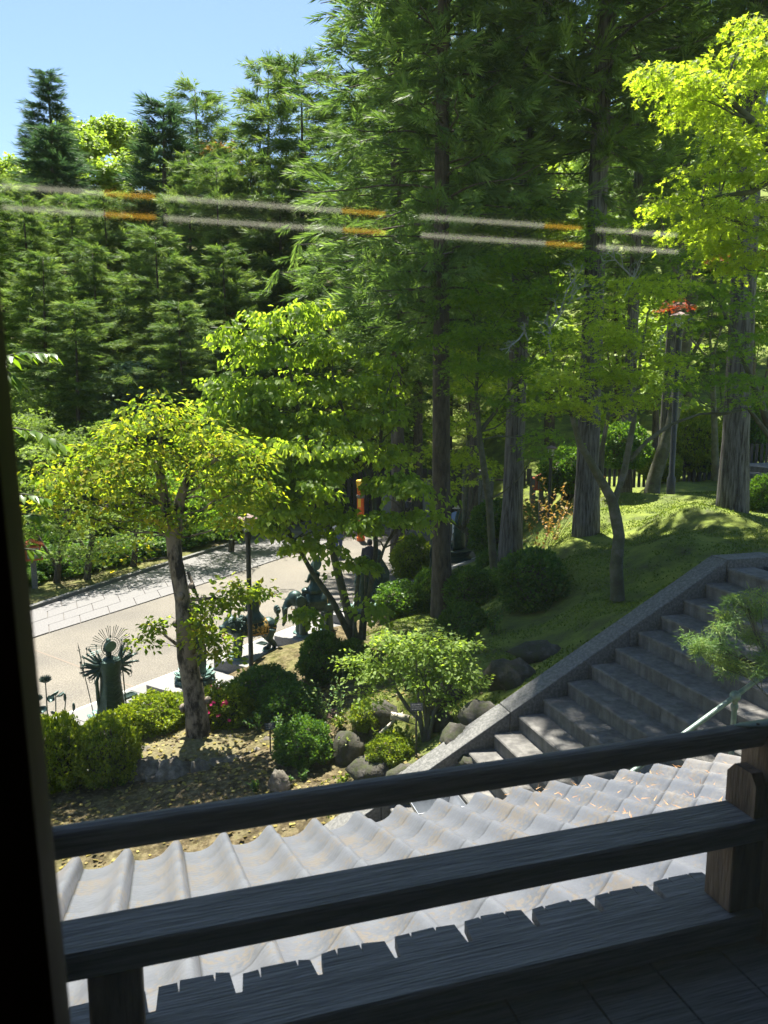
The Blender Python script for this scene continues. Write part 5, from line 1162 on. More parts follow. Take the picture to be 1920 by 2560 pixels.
YL_ = [(400,1040,12.6,70,30,.6),(320,1080,12.4,80,34,.7),(480,1070,12.6,80,34,.7),(560,1120,12.4,80,32,.6),(620,1170,12.4,60,26,.5),(240,1130,12.4,80,34,.7),(170,1160,12.4,60,30,.5),(330,1150,12.2,100,36,.8),(440,1140,12.4,90,36,.8),(540,1180,12.2,80,30,.6),
 (250,1200,12.2,90,32,.7),(170,1220,12.2,50,22,.4),(350,1220,12.2,80,26,.6),(560,1230,12.2,50,20,.4),(640,1220,12.2,40,18,.3),(430,1290,12.2,80,22,.4),(350,1300,12.2,50,18,.3),(480,1290,12.1,50,18,.3),(290,1270,12.2,50,18,.4),(395,1010,12.6,34,20,.3),(130,1260,12.0,50,20,.4),(210,1290,12.0,40,16,.3),(110,1170,12.3,30,14,.3),(330,1380,12.0,36,14,.3),(520,1100,12.8,60,24,.5),(640,1130,12.6,50,20,.4),(590,1290,12.0,36,14,.3)]
tree('yellowing_tree', 'tree with yellow-green leaves and blotched trunk growing from the stone planter ring', YT, YL_, L['yellow'], BARKY, per=44, padr=.36, flat=.22, lsize=.10, kind='leaf', droop=.35, r0=.035, seed=6, twig=.6, ltv=.35, bumpy=.05, nmul=.6)
YS = [(395,1565,12.0,46,18,.3),(360,1600,12.0,20,12,.2),(515,1590,12.1,40,30,.35),(545,1620,12.1,40,30,.3),(500,1550,12.2,40,20,.3),(540,1500,12.1,50,22,.3),(600,1470,12.2,60,16,.3),(660,1480,12.2,36,14,.2)]
def knob(mb):
    for (px, py, r) in ((452,1490,.07),(478,1465,.05),(440,1560,.06),(505,1620,.05),(458,1770,.07),(520,1750,.06),(500,1700,.05)): mb.ell(P(px,py,12.3), (r,r,r*1.1), 8, 6)
tree('low_branch_cluster', 'leafy low side twigs sprouting from the middle of the blotched trunk', [[(470,1620,12.25,.035),(440,1610,12.1,.03),(415,1590,12.0,.02),(390,1570,12,.01)],[(480,1500,12.25,.03),(530,1495,12.1,.02),(580,1500,12.1,.01)],[(488,1640,12.2,.02),(520,1610,12.1,.012)]], YS, L['yellow'], BARKY, per=26, padr=.2, flat=.25, lsize=.10, kind='leaf', seed=9, r0=.012, twig=.6, extra=knob, cat='twigs', nmul=.7)
# maples on the right
MM = [(1500,760,11.7,60,16,.5),(1600,720,11.9,80,20,.6),(1560,690,12.1,60,16,.5),(1680,700,12.3,70,18,.6),(1480,830,11.5,80,22,.6),(1420,870,11.3,60,20,.5),(1560,850,11.5,80,24,.7),(1650,800,11.9,60,18,.5),(1400,950,11.3,60,24,.5),(1480,920,11.1,80,26,.7),(1580,930,11.1,90,28,.7),(1660,900,11.5,60,22,.5),
 (1540,1000,10.9,80,20,.6),(1620,990,11.1,60,18,.5),(1450,1010,11.1,70,22,.5),(1370,1010,11.3,40,20,.4),(1530,800,11.7,50,16,.4)]
MT = [[(1542,1500,12.9,.13),(1540,1420,12.9,.11),(1548,1340,12.9,.10),(1530,1250,12.9,.09),(1490,1180,12.8,.07),(1450,1110,12.7,.055),(1430,1040,12.6,.04),(1425,980,12.6,.02)],
 [(1536,1250,12.9,.06),(1560,1180,13,.055),(1575,1100,13,.05),(1590,1020,13,.035),(1600,900,13,.025),(1620,780,13.2,.012)],[(1500,1210,12.9,.05),(1505,1120,12.8,.045),(1520,1040,12.7,.03),(1535,960,12.6,.02)],
 [(1575,1150,13,.04),(1620,1100,13,.035),(1680,1060,13.1,.025),(1750,1035,13.2,.02),(1840,1030,13.3,.015)],[(1600,1010,13,.03),(1585,900,13,.02),(1560,800,13,.012)]]
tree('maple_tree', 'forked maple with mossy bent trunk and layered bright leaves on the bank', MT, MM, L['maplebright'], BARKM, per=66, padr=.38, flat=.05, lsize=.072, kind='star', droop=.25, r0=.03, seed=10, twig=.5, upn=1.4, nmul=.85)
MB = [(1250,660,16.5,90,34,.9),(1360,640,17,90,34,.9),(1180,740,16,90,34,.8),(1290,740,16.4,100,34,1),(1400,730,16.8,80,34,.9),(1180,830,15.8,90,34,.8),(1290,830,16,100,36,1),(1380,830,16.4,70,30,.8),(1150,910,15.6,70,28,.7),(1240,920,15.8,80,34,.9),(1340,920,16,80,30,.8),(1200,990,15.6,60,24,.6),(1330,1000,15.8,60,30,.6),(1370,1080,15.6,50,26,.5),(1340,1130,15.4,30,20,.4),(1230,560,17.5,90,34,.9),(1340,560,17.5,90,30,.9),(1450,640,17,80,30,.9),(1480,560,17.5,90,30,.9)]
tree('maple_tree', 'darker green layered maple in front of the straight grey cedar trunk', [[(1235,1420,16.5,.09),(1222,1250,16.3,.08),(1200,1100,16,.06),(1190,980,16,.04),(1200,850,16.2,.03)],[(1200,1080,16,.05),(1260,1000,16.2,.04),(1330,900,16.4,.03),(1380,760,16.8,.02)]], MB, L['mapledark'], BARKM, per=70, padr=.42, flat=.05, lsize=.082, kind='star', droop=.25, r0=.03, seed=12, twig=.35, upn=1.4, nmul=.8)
MR = [(1770,720,14.4,80,26,.8),(1850,760,14,80,30,.8),(1760,800,14.4,70,26,.7),(1860,860,13.6,80,30,.8),(1760,890,14,80,24,.7),(1880,950,13,70,24,.6),(1800,960,13.4,70,22,.6),(1720,960,14,60,18,.5),(1900,660,14.4,60,30,.7),(1700,640,15,60,20,.6),(1850,1000,13,60,12,.4),(1800,650,15,60,24,.6)]
tree('maple_tree', 'green maple with spreading low branches crossing the flared cedar trunk', [[(1960,1330,14.5,.1),(1945,1150,14.3,.08),(1900,1000,14,.06),(1850,880,14,.04),(1800,760,14.4,.02)],[(1945,1120,14.3,.05),(1870,1020,13.8,.035),(1790,1040,13.6,.02)]], MR, L['mapledark'], BARKM, per=66, padr=.4, flat=.05, lsize=.075, kind='star', droop=.25, r0=.025, seed=14, twig=.45, upn=1.4, nmul=.7)
MU = [(1700,180,9.2,80,34,.5),(1770,220,9.2,80,40,.6),(1840,160,9.4,70,40,.6),(1900,140,9.4,60,40,.6),(1870,250,9.2,80,44,.6),(1800,310,9.2,80,36,.6),(1900,340,9.2,60,44,.6),(1800,400,9.2,80,34,.6),(1760,440,9.2,60,26,.5),(1880,440,9.0,70,40,.6),(1680,510,9.0,60,22,.4),(1760,530,9.0,80,34,.5),(1850,540,9.0,80,44,.6),(1900,620,8.9,50,44,.6),(1800,600,9.0,60,34,.5),(1830,660,9.0,50,26,.4),(1640,510,9,30,12,.3),(1650,185,9.2,40,22,.3),(1730,250,9.2,40,20,.3),(1890,60,9.6,60,30,.4)]
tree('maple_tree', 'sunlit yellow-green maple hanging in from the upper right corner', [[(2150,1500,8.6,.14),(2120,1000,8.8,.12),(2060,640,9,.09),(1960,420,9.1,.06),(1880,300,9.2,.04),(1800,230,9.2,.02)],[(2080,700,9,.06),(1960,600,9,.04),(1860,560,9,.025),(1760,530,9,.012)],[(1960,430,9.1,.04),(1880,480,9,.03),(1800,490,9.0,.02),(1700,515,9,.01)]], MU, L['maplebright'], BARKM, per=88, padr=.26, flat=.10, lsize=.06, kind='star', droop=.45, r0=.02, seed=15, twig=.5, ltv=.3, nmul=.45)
tree('maple_tree', 'red-leaved maple glimpsed behind the forked maple at the right', [[(1790,1200,21,.1),(1780,900,21,.06)]], [(1870,640,21,40,14,.5),(1790,650,21,30,9,.4),(1690,760,21,26,8,.3)], L['red'], BARKM, per=46, padr=.4, flat=.08, lsize=.09, kind='star', seed=16, twig=.3)
ot = thing('zelkova_tree', 'tall broadleaf tree outside the view at the right whose high crown shades the stairs', 'tree', (9.5, 11.5, 3.6))
lz = [((x, y, z), (1.3, 1.0, .7)) for x, y, z in ((1.6,12.6,14.6),(3.0,13.2,15.0),(4.6,12.6,15.2),(6.2,12.6,15.0),(2.2,14.6,16),(3.8,14.9,16.2),(5.4,14.8,16.2),(4.0,13.6,17),(6.2,14,17.2))]
ar_, ce_ = pads(lz, 42, .5, .15, .16, 'leaf', nmul=.75); mb = M(); tk = [[(Vector((9.5,11.5,3.2)), .4), (Vector((9.3,11.6,8)), .33), (Vector((8.6,12,12)), .22), (Vector((6.5,13,14.6)), .12), (Vector((3.5,13.6,15.2)), .05)]]
mb.tube([p for p, r in tk[0]], [r for p, r in tk[0]], 12); limb_net(mb, tk, lz, ce_, .06, 71, .3); mb.build('trunk', BARKM, ot, world=True); c_ = link('crown', np_mesh('zelkova_crown', ar_, L['mapledark'], ot.location), ot); c_['kind'] = 'stuff'
# sunny maples behind the gap in the middle
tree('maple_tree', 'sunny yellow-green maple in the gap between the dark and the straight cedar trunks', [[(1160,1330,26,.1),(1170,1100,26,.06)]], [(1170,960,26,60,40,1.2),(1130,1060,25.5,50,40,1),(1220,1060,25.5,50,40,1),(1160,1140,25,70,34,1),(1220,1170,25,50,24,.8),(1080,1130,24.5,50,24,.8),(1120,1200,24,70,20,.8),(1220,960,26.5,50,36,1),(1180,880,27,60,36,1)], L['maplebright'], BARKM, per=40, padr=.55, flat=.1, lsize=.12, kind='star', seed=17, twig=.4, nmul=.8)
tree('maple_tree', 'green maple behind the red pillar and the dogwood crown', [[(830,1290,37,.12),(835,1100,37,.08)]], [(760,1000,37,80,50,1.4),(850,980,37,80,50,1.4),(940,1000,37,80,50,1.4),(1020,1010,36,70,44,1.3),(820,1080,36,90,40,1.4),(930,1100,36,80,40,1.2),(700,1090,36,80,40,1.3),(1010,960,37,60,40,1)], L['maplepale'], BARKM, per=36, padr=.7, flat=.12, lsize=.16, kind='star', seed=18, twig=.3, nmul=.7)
LM = [('pale green maple at the left edge above the red-roofed lantern',[(90,1130,24,60,30,.9),(60,1210,24,60,30,.9),(150,1220,24.5,70,34,1),(110,1290,24,70,30,1),(70,1330,23.6,50,22,.8),(190,1320,24,50,26,.8),(150,1370,23.5,50,18,.7)],(135,1500,24.5),L['maplepale']),
 ('pale green maple across the road behind the left part of the yellowing crown',[(250,1280,25,70,30,1),(310,1220,26,80,34,1),(230,1370,24.5,60,24,.8),(320,1340,25,60,26,.9),(280,1160,27,80,34,1)],(215,1470,25),L['maplepale']),
 ('green maple across the road behind the blotched trunk',[(400,1190,28,80,34,1.1),(480,1240,27,80,34,1.1),(380,1290,26.5,70,28,1),(520,1320,27,60,24,.9),(560,1220,28,80,40,1.2)],(330,1440,27),L['mapledark']),
 ('green maple across the road behind the lamp post',[(600,1170,30,80,40,1.2),(680,1200,31,80,40,1.2),(560,1290,29,70,28,1.1),(650,1290,30,70,26,1.1),(740,1240,32,60,30,1),(620,1090,32,90,40,1.3)],(575,1385,30),L['mapledark']),
 ('tall green maple at left behind the cherry leaves',[(60,1060,30,80,40,1.3),(150,1100,30,80,40,1.3),(240,1090,31,90,36,1.3),(330,1060,32,80,36,1.3),(90,1000,33,80,30,1.3)],(160,1330,31),L['maplepale']),]
for k, (lab, lb_, (bx, by, bY), m_) in enumerate(LM):
    tree('maple_tree', lab, [[(bx, by+20, bY, .13), (bx+10, by-90, bY, .10), (bx+25, by-170, bY, .07)], [(bx+8, by-80, bY, .07), (bx-40, by-160, bY, .04)]], lb_, m_, BARKD, per=44, padr=.55, flat=.08, lsize=.115, kind='star', droop=.3, seed=30+k, group='maples across the road', twig=.3, r0=.05, nmul=.85)
tree('pale_tree', 'small tree with pale blue-green foliage in front of the forest wall', [[(305,1090,36,.1),(300,1000,36,.06)]], [(300,930,36,50,24,.9),(340,980,36,40,24,.8),(260,980,36,50,24,.9),(310,1020,36,70,22,1),(270,1040,36,40,18,.8),(330,910,36,26,16,.5)], L['bluegreen'], BARKM, per=40, padr=.5, flat=.07, lsize=.15, kind='round', seed=41, twig=.3, nmul=.9)
tree('maple_tree', 'small red-brown maple in the shade of the forest wall left of the leafy tree', [[(620,960,40,.08),(610,850,40,.05)]], [(610,800,40,50,12,.9),(560,810,40,30,10,.6),(490,990,38,40,10,.8)], L['red'], BARKM, per=40, padr=.5, flat=.07, lsize=.14, kind='star', seed=42, twig=.3)
# lichen-covered bare branches
t = thing('bare_tree', 'bare silvery lichen-covered branches sticking out of the green maple', 'tree', P(1380, 1000, 15.5))
q = M(); rr = random.Random(8)
def twigs(a, b, r, n, depth):
    a = Vector(a); b = Vector(b); m_ = a.lerp(b, .5)+Vector((rr.uniform(-.1,.1),rr.uniform(-.1,.1),rr.uniform(-.05,.1)))*(b-a).length; q.tube([a, m_, b], [r, r*.75, r*.4], 5)
    if depth:
        for _ in range(n):
            s = a.lerp(b, rr.uniform(.3,1)); L__ = (b-a).length*rr.uniform(.3,.55); d = ((b-a).normalized()+Vector((rr.uniform(-1,1),rr.uniform(-.6,.6),rr.uniform(-.8,.9)))).normalized(); twigs(s, s+d*L__, r*.5, n, depth-1)
for a, b in (((1380,900),(1378,800)),((1378,820),(1430,745)),((1430,750),(1480,740)),((1400,780),(1440,690)),((1320,850),(1310,810)),((1310,830),(1270,870)),((1560,745),(1600,660)),((1590,700),(1530,640)),((1720,800),(1790,770)),((1700,790),(1650,850))):
    twigs(P(*a, 15), P(*b, 14.8), .02, 4, 3)
q.build('branches', LICHEN, t, world=True)
# lime green shrub
SL = [(960,1600,10.9,40,20,.3),(1040,1620,10.8,60,24,.35),(1110,1640,10.7,60,24,.35),(960,1660,10.8,70,22,.35),(1050,1690,10.6,70,26,.35),(1140,1690,10.6,60,24,.35),(1180,1700,10.6,24,12,.2),(1100,1740,10.5,50,16,.3),(930,1690,10.8,50,16,.25),(910,1745,10.7,50,8,.2),(870,1650,10.9,30,16,.2),(1150,1610,10.7,50,14,.25),(1080,1590,10.8,40,14,.25)]
tree('lime_shrub_tree', 'small multi-stemmed tree with lime green leaves beside the stair wall', [[(1066,1885,10.4,.06),(1068,1820,10.4,.045),(1072,1740,10.5,.03),(1060,1660,10.6,.015)],[(1066,1870,10.4,.04),(1050,1800,10.4,.035),(1020,1770,10.5,.03),(975,1700,10.7,.02),(940,1680,10.8,.01)],[(1070,1860,10.3,.035),(1085,1780,10.4,.025),(1110,1740,10.5,.02),(1135,1700,10.6,.01)],[(1062,1860,10.4,.03),(1045,1740,10.4,.02),(1040,1650,10.6,.012)],[(1068,1850,10.4,.025),(1060,1760,10.4,.018),(1058,1700,10.5,.01)]], SL, L['lime'], BARKM, per=34, padr=.2, flat=.16, lsize=.068, kind='leaf', droop=.1, r0=.012, seed=44, twig=.6)
# cypress branch by the stairs
CL = [(1830,1540,7.1,34,12,.12),(1745,1600,6.9,22,6,.08),(1770,1650,6.9,30,7,.1),(1840,1500,7.2,40,14,.12),(1790,1565,7,30,8,.1),(1890,1530,7.2,30,16,.15),(1800,1610,7.0,50,8,.12),(1870,1590,7.2,36,12,.15),(1905,1640,7.0,30,16,.15),(1770,1620,6.9,36,10,.15),(1850,1670,7.0,40,18,.2),(1905,1490,7.1,26,10,.12),(1820,1650,7,30,16,.15)]
tree('cypress_tree', 'feathery green cypress reaching over the stairs from the right edge', [[(2000,2000,7,.07),(1985,1800,7,.06),(1950,1680,7,.045),(1900,1600,7.1,.03),(1870,1520,7.2,.012)],[(1950,1690,7,.03),(1880,1660,7,.02),(1800,1620,7,.01)]], CL, L['cypress'], BARKM, per=110, padr=.12, flat=.3, lsize=.055, kind='blade', droop=.15, r0=.01, seed=45, twig=.5, puffy=.4)
# ------------------------------------------------------------------ clipped shrubs
def shrub_mesh(seed, r, n, ls, m, kind='leaf', bump=.24, flat=1):
    q = rv(n); nz = np.array([noise.noise(Vector(p)*2.3+Vector((seed*4,0,0)))*bump+noise.noise(Vector(p)*6+Vector((0,seed*4,0)))*bump*.5 for p in q])
    rad = (1+nz)*(1-.22*rng.random(n)**2)*np.where(rng.random(n) < .05, 1+.14*rng.random(n), 1); pos = q*rad[:, None]*np.array(r); pos[:, 2] = np.where(pos[:, 2] < -r[2]*.75, -r[2]*.75, pos[:, 2])
    d = q*.7+rng.normal(size=(n,3))*.6+np.array([0,0,.35]); nn = q+rng.normal(size=(n,3))*.6
    return np_mesh('shrub_leaves', [leaves(pos, d, nn, ls*(.6+.8*rng.random(n)), kind, np.clip(.5+nz*1.2+rng.normal(size=n)*.22, 0, 1))], m)
def stems_mesh(seed, r):
    q = M(); rr = random.Random(seed)
    for _ in range(16):
        a = rr.uniform(0, 6.28); e = Vector((math.cos(a)*r[0]*rr.uniform(.3,.8), math.sin(a)*r[1]*rr.uniform(.3,.8), r[2]*rr.uniform(0,.7)))
        q.tube([(e.x*.15, e.y*.15, -r[2]-.1), (e.x*.6, e.y*.6, -r[2]*.3), e], [.02,.015,.006], 5)
    q.ell((0,0,-.05*r[2]), (r[0]*.66, r[1]*.66, r[2]*.66), 12, 8, jit=.2, seed=seed)
    return q.mesh('shrub_stems', BARKD)
SHM = {}
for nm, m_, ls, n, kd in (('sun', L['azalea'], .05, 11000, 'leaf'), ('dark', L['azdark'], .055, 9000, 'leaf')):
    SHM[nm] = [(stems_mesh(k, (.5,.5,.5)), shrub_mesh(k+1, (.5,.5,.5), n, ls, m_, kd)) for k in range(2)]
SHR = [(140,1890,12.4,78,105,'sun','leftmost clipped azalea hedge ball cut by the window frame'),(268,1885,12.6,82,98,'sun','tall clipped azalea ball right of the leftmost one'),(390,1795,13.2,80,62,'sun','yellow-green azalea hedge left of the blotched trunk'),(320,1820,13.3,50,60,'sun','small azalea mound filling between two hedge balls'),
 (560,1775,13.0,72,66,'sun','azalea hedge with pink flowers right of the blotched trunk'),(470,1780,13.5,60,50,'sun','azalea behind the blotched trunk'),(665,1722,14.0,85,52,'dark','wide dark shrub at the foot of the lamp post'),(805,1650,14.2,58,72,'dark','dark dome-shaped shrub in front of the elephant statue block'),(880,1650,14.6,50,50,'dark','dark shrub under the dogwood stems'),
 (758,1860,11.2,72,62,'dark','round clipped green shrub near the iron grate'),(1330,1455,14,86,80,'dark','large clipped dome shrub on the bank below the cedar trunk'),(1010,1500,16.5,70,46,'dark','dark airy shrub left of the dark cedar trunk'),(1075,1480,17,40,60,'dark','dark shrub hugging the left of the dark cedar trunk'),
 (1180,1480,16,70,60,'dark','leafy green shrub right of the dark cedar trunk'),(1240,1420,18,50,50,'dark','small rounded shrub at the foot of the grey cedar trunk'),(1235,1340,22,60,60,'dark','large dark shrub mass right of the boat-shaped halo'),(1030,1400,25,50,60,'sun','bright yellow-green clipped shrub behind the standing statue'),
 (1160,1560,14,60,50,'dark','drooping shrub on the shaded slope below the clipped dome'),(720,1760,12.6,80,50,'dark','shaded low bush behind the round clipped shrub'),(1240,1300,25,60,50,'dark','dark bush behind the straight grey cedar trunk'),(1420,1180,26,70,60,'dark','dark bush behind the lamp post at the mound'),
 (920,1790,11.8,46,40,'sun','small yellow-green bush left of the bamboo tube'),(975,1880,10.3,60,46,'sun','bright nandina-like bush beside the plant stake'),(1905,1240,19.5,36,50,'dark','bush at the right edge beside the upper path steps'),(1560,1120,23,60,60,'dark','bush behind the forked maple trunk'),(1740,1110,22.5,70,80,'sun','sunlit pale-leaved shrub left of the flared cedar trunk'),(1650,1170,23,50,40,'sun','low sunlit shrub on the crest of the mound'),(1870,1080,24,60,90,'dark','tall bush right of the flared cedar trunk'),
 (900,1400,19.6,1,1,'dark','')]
for k, (px, py, Y, rx, ry, kd, lab) in enumerate(SHR):
    if not lab: continue
    best = None
    for Yt in np.arange(Y*.82, Y*1.15, .12):
        p = P(px, py, Yt); b = ry*Yt/1920; z = tz(p.x, p.y); e = abs(p.z-(z+b*.72))
        if best is None or e < best[0]: best = (e, Yt)
    Y = best[1]; p = P(px, py, Y); a = rx*Y/1920; b = ry*Y/1920; z = tz(p.x, p.y); zc = p.z
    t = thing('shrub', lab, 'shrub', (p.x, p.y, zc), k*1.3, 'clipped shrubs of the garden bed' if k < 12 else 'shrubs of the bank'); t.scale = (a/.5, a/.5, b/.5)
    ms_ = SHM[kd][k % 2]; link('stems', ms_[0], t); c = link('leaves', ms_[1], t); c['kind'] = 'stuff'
    if k == 4:
        n = 12; qd = rv(n); qd[:,2] = abs(qd[:,2]); qd[:,1] = -abs(qd[:,1]); pos = qd*.52; f_ = np_mesh('flowers', [leaves(pos+rng.normal(size=(n,3))*.012, rv(n), qd, .045+.02*rng.random(n), 'round') for _ in range(3)], L['flower']); o = link('flowers', f_, t); o['kind'] = 'stuff'
UGL = ['undergrowth bush behind the left red-roofed lantern', 'undergrowth bush beyond the kerb below the yellowing crown', 'undergrowth bush beyond the kerb just left of the blotched trunk', 'undergrowth bush beyond the kerb just right of the blotched trunk', 'undergrowth bush beyond the kerb left of the lamp post', 'undergrowth bush beyond the kerb right of the lamp post', 'undergrowth bush at the far left among the pale maples', 'second-row undergrowth bush behind the pale maples', 'second-row undergrowth bush behind the blotched trunk', 'second-row undergrowth bush behind the lamp post head', 'undergrowth bush behind the person with the backpack', 'undergrowth bush left of the red pillar by the board fence', 'low bush at the foot of the left red-roofed lantern', 'dark bush behind the board fence and the red pillar', 'dark bush behind the board fence and the grey wall panel', 'dark bush behind the grey gate posts']
UG = [(150,1440,26,90,40),(260,1410,27.5,80,36),(350,1385,29,80,36),(440,1360,31,80,40),(530,1335,33,80,40),(620,1310,35,80,40),(80,1400,28,80,50),(230,1350,33,90,50),(380,1320,36,90,50),(520,1280,39,90,50),(660,1260,41,90,46),(760,1250,43,80,50),(60,1480,24.2,50,22),(880,1220,43,80,60),(1000,1210,43,80,60),(1130,1200,43,80,60)]
for k, (px, py, Y, rx, ry) in enumerate(UG):
    p = P(px, py, Y); a = rx*Y/1920; b = ry*Y/1920; z = tz(p.x, p.y)
    t = thing('shrub', UGL[k], 'shrub', (p.x, p.y, z+b*.6), k*1.7, 'undergrowth bushes beyond the road'); t.scale = (a/.5, a/.5, b/.5)
    ms_ = SHM['dark'][k % 2]; link('stems', ms_[0], t); c = link('leaves', ms_[1], t); c['kind'] = 'stuff'
# loose low plants on the bank
def sprigs(name, label, pts, m, hgt, ls, seed):
    g = np.random.default_rng(seed); arr = []; base = Vector(pts[0]); q = M()
    for p in pts:
        for k in range(7):
            d = g.normal(size=3)*.35; d[2] = 1; tip = np.array(p)+d*hgt*(.6+.5*g.random()); q.tube([p, Vector(p).lerp(Vector(tip), .5)+Vector((0,0,.03)), tip], [.006,.005,.003], 4)
            n = 22; tt = g.random(n)**.7; pos = np.array(p)*(1-tt[:,None])+tip*tt[:,None]; arr.append(leaves(pos, rv(n)+np.array([0,0,.3]), rv(n)*.5+np.array([0,0,1]), ls*(.6+.7*g.random(n)), 'leaf'))
    t = thing(name, label, 'plant', base); q.build('stems', BARKM, t, world=True); c = link('leaves', np_mesh(name, arr, m, base), t); c['kind'] = 'stuff'
def gp(px, py, Y): p = P(px, py, Y); return (p.x, p.y, tz(p.x, p.y))
sprigs('leafy_plant', 'fern-like green plant on the slope left of the clipped dome shrub', [gp(1180,1580,13.5), gp(1230,1560,13.5), gp(1150,1600,13.5)], L['azdark'], .45, .08, 1)
sprigs('leafy_plant', 'upright pale sprigs in front of the dark dome-shaped shrub', [gp(810,1770,12.3), gp(850,1770,12.4)], L['cypress'], .75, .05, 2)
sprigs('leafy_plant', 'spreading green sprigs in the shade behind the round clipped shrub', [gp(690,1800,12), gp(740,1790,12.2), gp(650,1790,12.4)], L['azdark'], .4, .06, 3)
sprigs('leafy_plant', 'reddish-tipped shrub beside the straight grey cedar trunk', [gp(1370,1420,19.5), gp(1350,1400,20), gp(1390,1390,20)], L['farorange'], 1.9, .1, 4)
sprigs('leafy_plant', 'yellow-leaved plant cluster above the mossy rock', [gp(990,1890,10.2), gp(1010,1860,10.4), gp(960,1870,10.5)], L['azalea'], .4, .07, 5)
sprigs('leafy_plant', 'small plants with bright leaves on the slope behind the bamboo tube', [gp(900,1800,11.6), gp(870,1820,11.3), gp(850,1790,11.8)], L['azalea'], .3, .06, 6)
sprigs('leafy_plant', 'low dark groundcover plants in front of the left hedge balls', [gp(230,1985,11.2), gp(270,2000,11.1), gp(310,1990,11.2), gp(180,1990,11.3)], L['azdark'], .16, .06, 7)
sprigs('leafy_plant', 'small green weeds on the leaf litter right of the planter ring', [gp(720,1985,10.4), gp(760,1960,10.6), gp(640,2010,10.4)], L['azdark'], .14, .05, 8)
sprigs('leafy_plant', 'yellow-green weeds beside the foot of the stair wall', [gp(900,1955,10), gp(860,1965,10), gp(1120,1900,9.8)], L['azalea'], .18, .05, 9)
# cherry branches hanging in at the left: large leaves are built one by one
ch = thing('cherry_tree', 'bright cherry branches with large leaves hanging in at the left edge', 'tree', P(-420, 1500, 6.5))
q = M(); base = P(-420, 1900, 6.5); q.tube([base, P(-400,1400,6.5), P(-330,1100,6.4), P(-300, 900,6.3)], [.12,.1,.08,.05], 10); lfm = []
for k in range(3):
    a_ = M(); cv = [(0,0,0)]; rows = 5; v = []; 
    for i in range(rows+1):
        tt = i/rows; w_ = .25*math.sin(math.pi*tt**.8)*(1-.25*tt)+.004; zc = -.18*tt*tt-.06*k*tt
        v += [(-w_, tt, zc+.05*w_/.25), (0, tt, zc), (w_, tt, zc+.05*w_/.25)]
    a_.add(v, [(i*3+j, i*3+j+1, i*3+j+4, i*3+j+3) for i in range(rows) for j in range(2)]); me = a_.mesh('cherry_leaf', L['cherry'])
    at = me.attributes.new('tint', 'FLOAT', 'POINT'); at.data.foreach_set('value', np.full(len(v), k/2, np.float32)); lfm.append(me)
rr = random.Random(12)
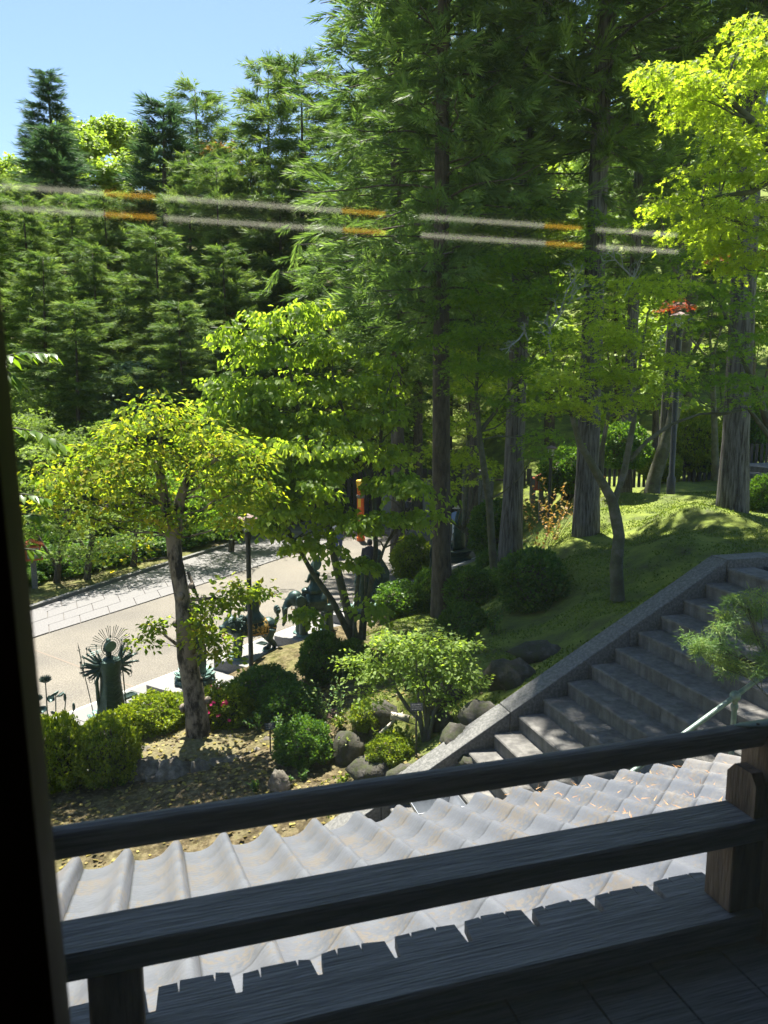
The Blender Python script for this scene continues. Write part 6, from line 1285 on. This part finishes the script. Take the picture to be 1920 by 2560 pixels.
for (path, n) in (([(-330,1150,6.3),(-120,960,6.1),(20,890,6),(60,880,6),(128,884,6)], 26), ([(-330,1150,6.3),(-100,940,6),(20,930,5.9),(40,950,5.9)], 14), ([(-330,1200,6.3),(-60,1080,6.1),(40,1070,6),(100,1080,6),(150,1110,6)], 22), ([(-330,1250,6.3),(0,1240,6.1),(60,1235,6),(110,1245,6)], 14), ([(-330,1300,6.3),(20,1290,6),(60,1285,6),(100,1290,6)], 12), ([(-330,1350,6.3),(40,1370,6),(90,1375,6)], 6)):
    pts = [P(*p) for p in path]; q.tube(pts, [.03,.014,.008,.005,.003][:len(pts)], 6)
    for i in range(n):
        tt = 1-.75*(i/n)**1.3; f = tt*(len(pts)-1); j = min(len(pts)-2, int(f)); p = pts[j].lerp(pts[j+1], f-j); ax = (pts[j+1]-pts[j]).normalized()
        s = 1 if i % 2 else -1; d = (ax*.5+Vector((rr.uniform(-.2,.4), s*.55, rr.uniform(-.5,-.05)))).normalized(); up_ = Vector((rr.uniform(-.3,.3), rr.uniform(-.3,.3), 1)).normalized()
        x_ = d.cross(up_).normalized(); z_ = x_.cross(d); R = Matrix((x_, d, z_)).transposed(); o = link('leaf', lfm[i % 3], ch, p-ch.location, R.to_euler(), (rr.uniform(.11,.15),)*3)
q.build('branches', BARKM, ch, world=True)
# ------------------------------------------------------------------ moss blades and fallen leaves
n = 120000; X = rng.uniform(-1, 11, n); Y_ = rng.uniform(8.9, 22, n); sx = X*E1.x+Y_*E1.y; dy = X*E2.x+Y_*E2.y
ok = (road_q(X, Y_) > 2.6) & (dy > 9.0); X, Y_ = X[ok], Y_[ok]; Z = terr(X, Y_); ok = Z > .5; X, Y_, Z = X[ok], Y_[ok], Z[ok]; n = len(X)
pn = np.array([noise.noise(Vector((x*.9, y*.9, 0)))+.5*noise.noise(Vector((x*3, y*3, 5))) for x, y in zip(X, Y_)]); ok = pn > -.28+.3*rng.random(n); X, Y_, Z, pn = X[ok], Y_[ok], Z[ok], pn[ok]; n = len(X)
me = np_mesh('moss_tufts', [leaves(np.stack([X, Y_, Z], 1), rng.normal(size=(n,3))*.7+np.array([0,0,.8]), rv(n), .018+.034*rng.random(n), 'leaf', np.clip(.35+pn*.7+rng.normal(size=n)*.15, 0, 1))], L['grass'])
tag(link('moss_tufts', me), 'short moss and grass covering the bank and mound', 'moss', kind='stuff')
n = 9000; X = rng.uniform(-9, 1.8, n); Y_ = rng.uniform(7.5, 14, n); ok = (road_q(X, Y_) > 2.3) & (rng.random(n) < .35+.65*np.exp(-((X+3.1)**2+(Y_-12.3)**2)/4)); X, Y_ = X[ok], Y_[ok]; Z = terr(X, Y_)+.012; n = len(X)
rr2 = np.sqrt(((X-pc_.x)/1.1)**2+((Y_-pc_.y)/.9)**2); Z = np.where(rr2 < 1, pcz+.06+.19*np.sqrt(np.clip(1-rr2**2, 0, 1))+.01, Z)
me = np_mesh('fallen_leaves', [leaves(np.stack([X, Y_, Z], 1), rng.normal(size=(n,3))*np.array([1,1,.15]), np.tile([0,0,1.], (n,1))+rng.normal(size=(n,3))*.3, .04+.05*rng.random(n), 'round')], L['litter'])
tag(link('fallen_leaves', me), 'yellow and brown fallen leaves strewn over the garden bed', 'leaves', kind='stuff')
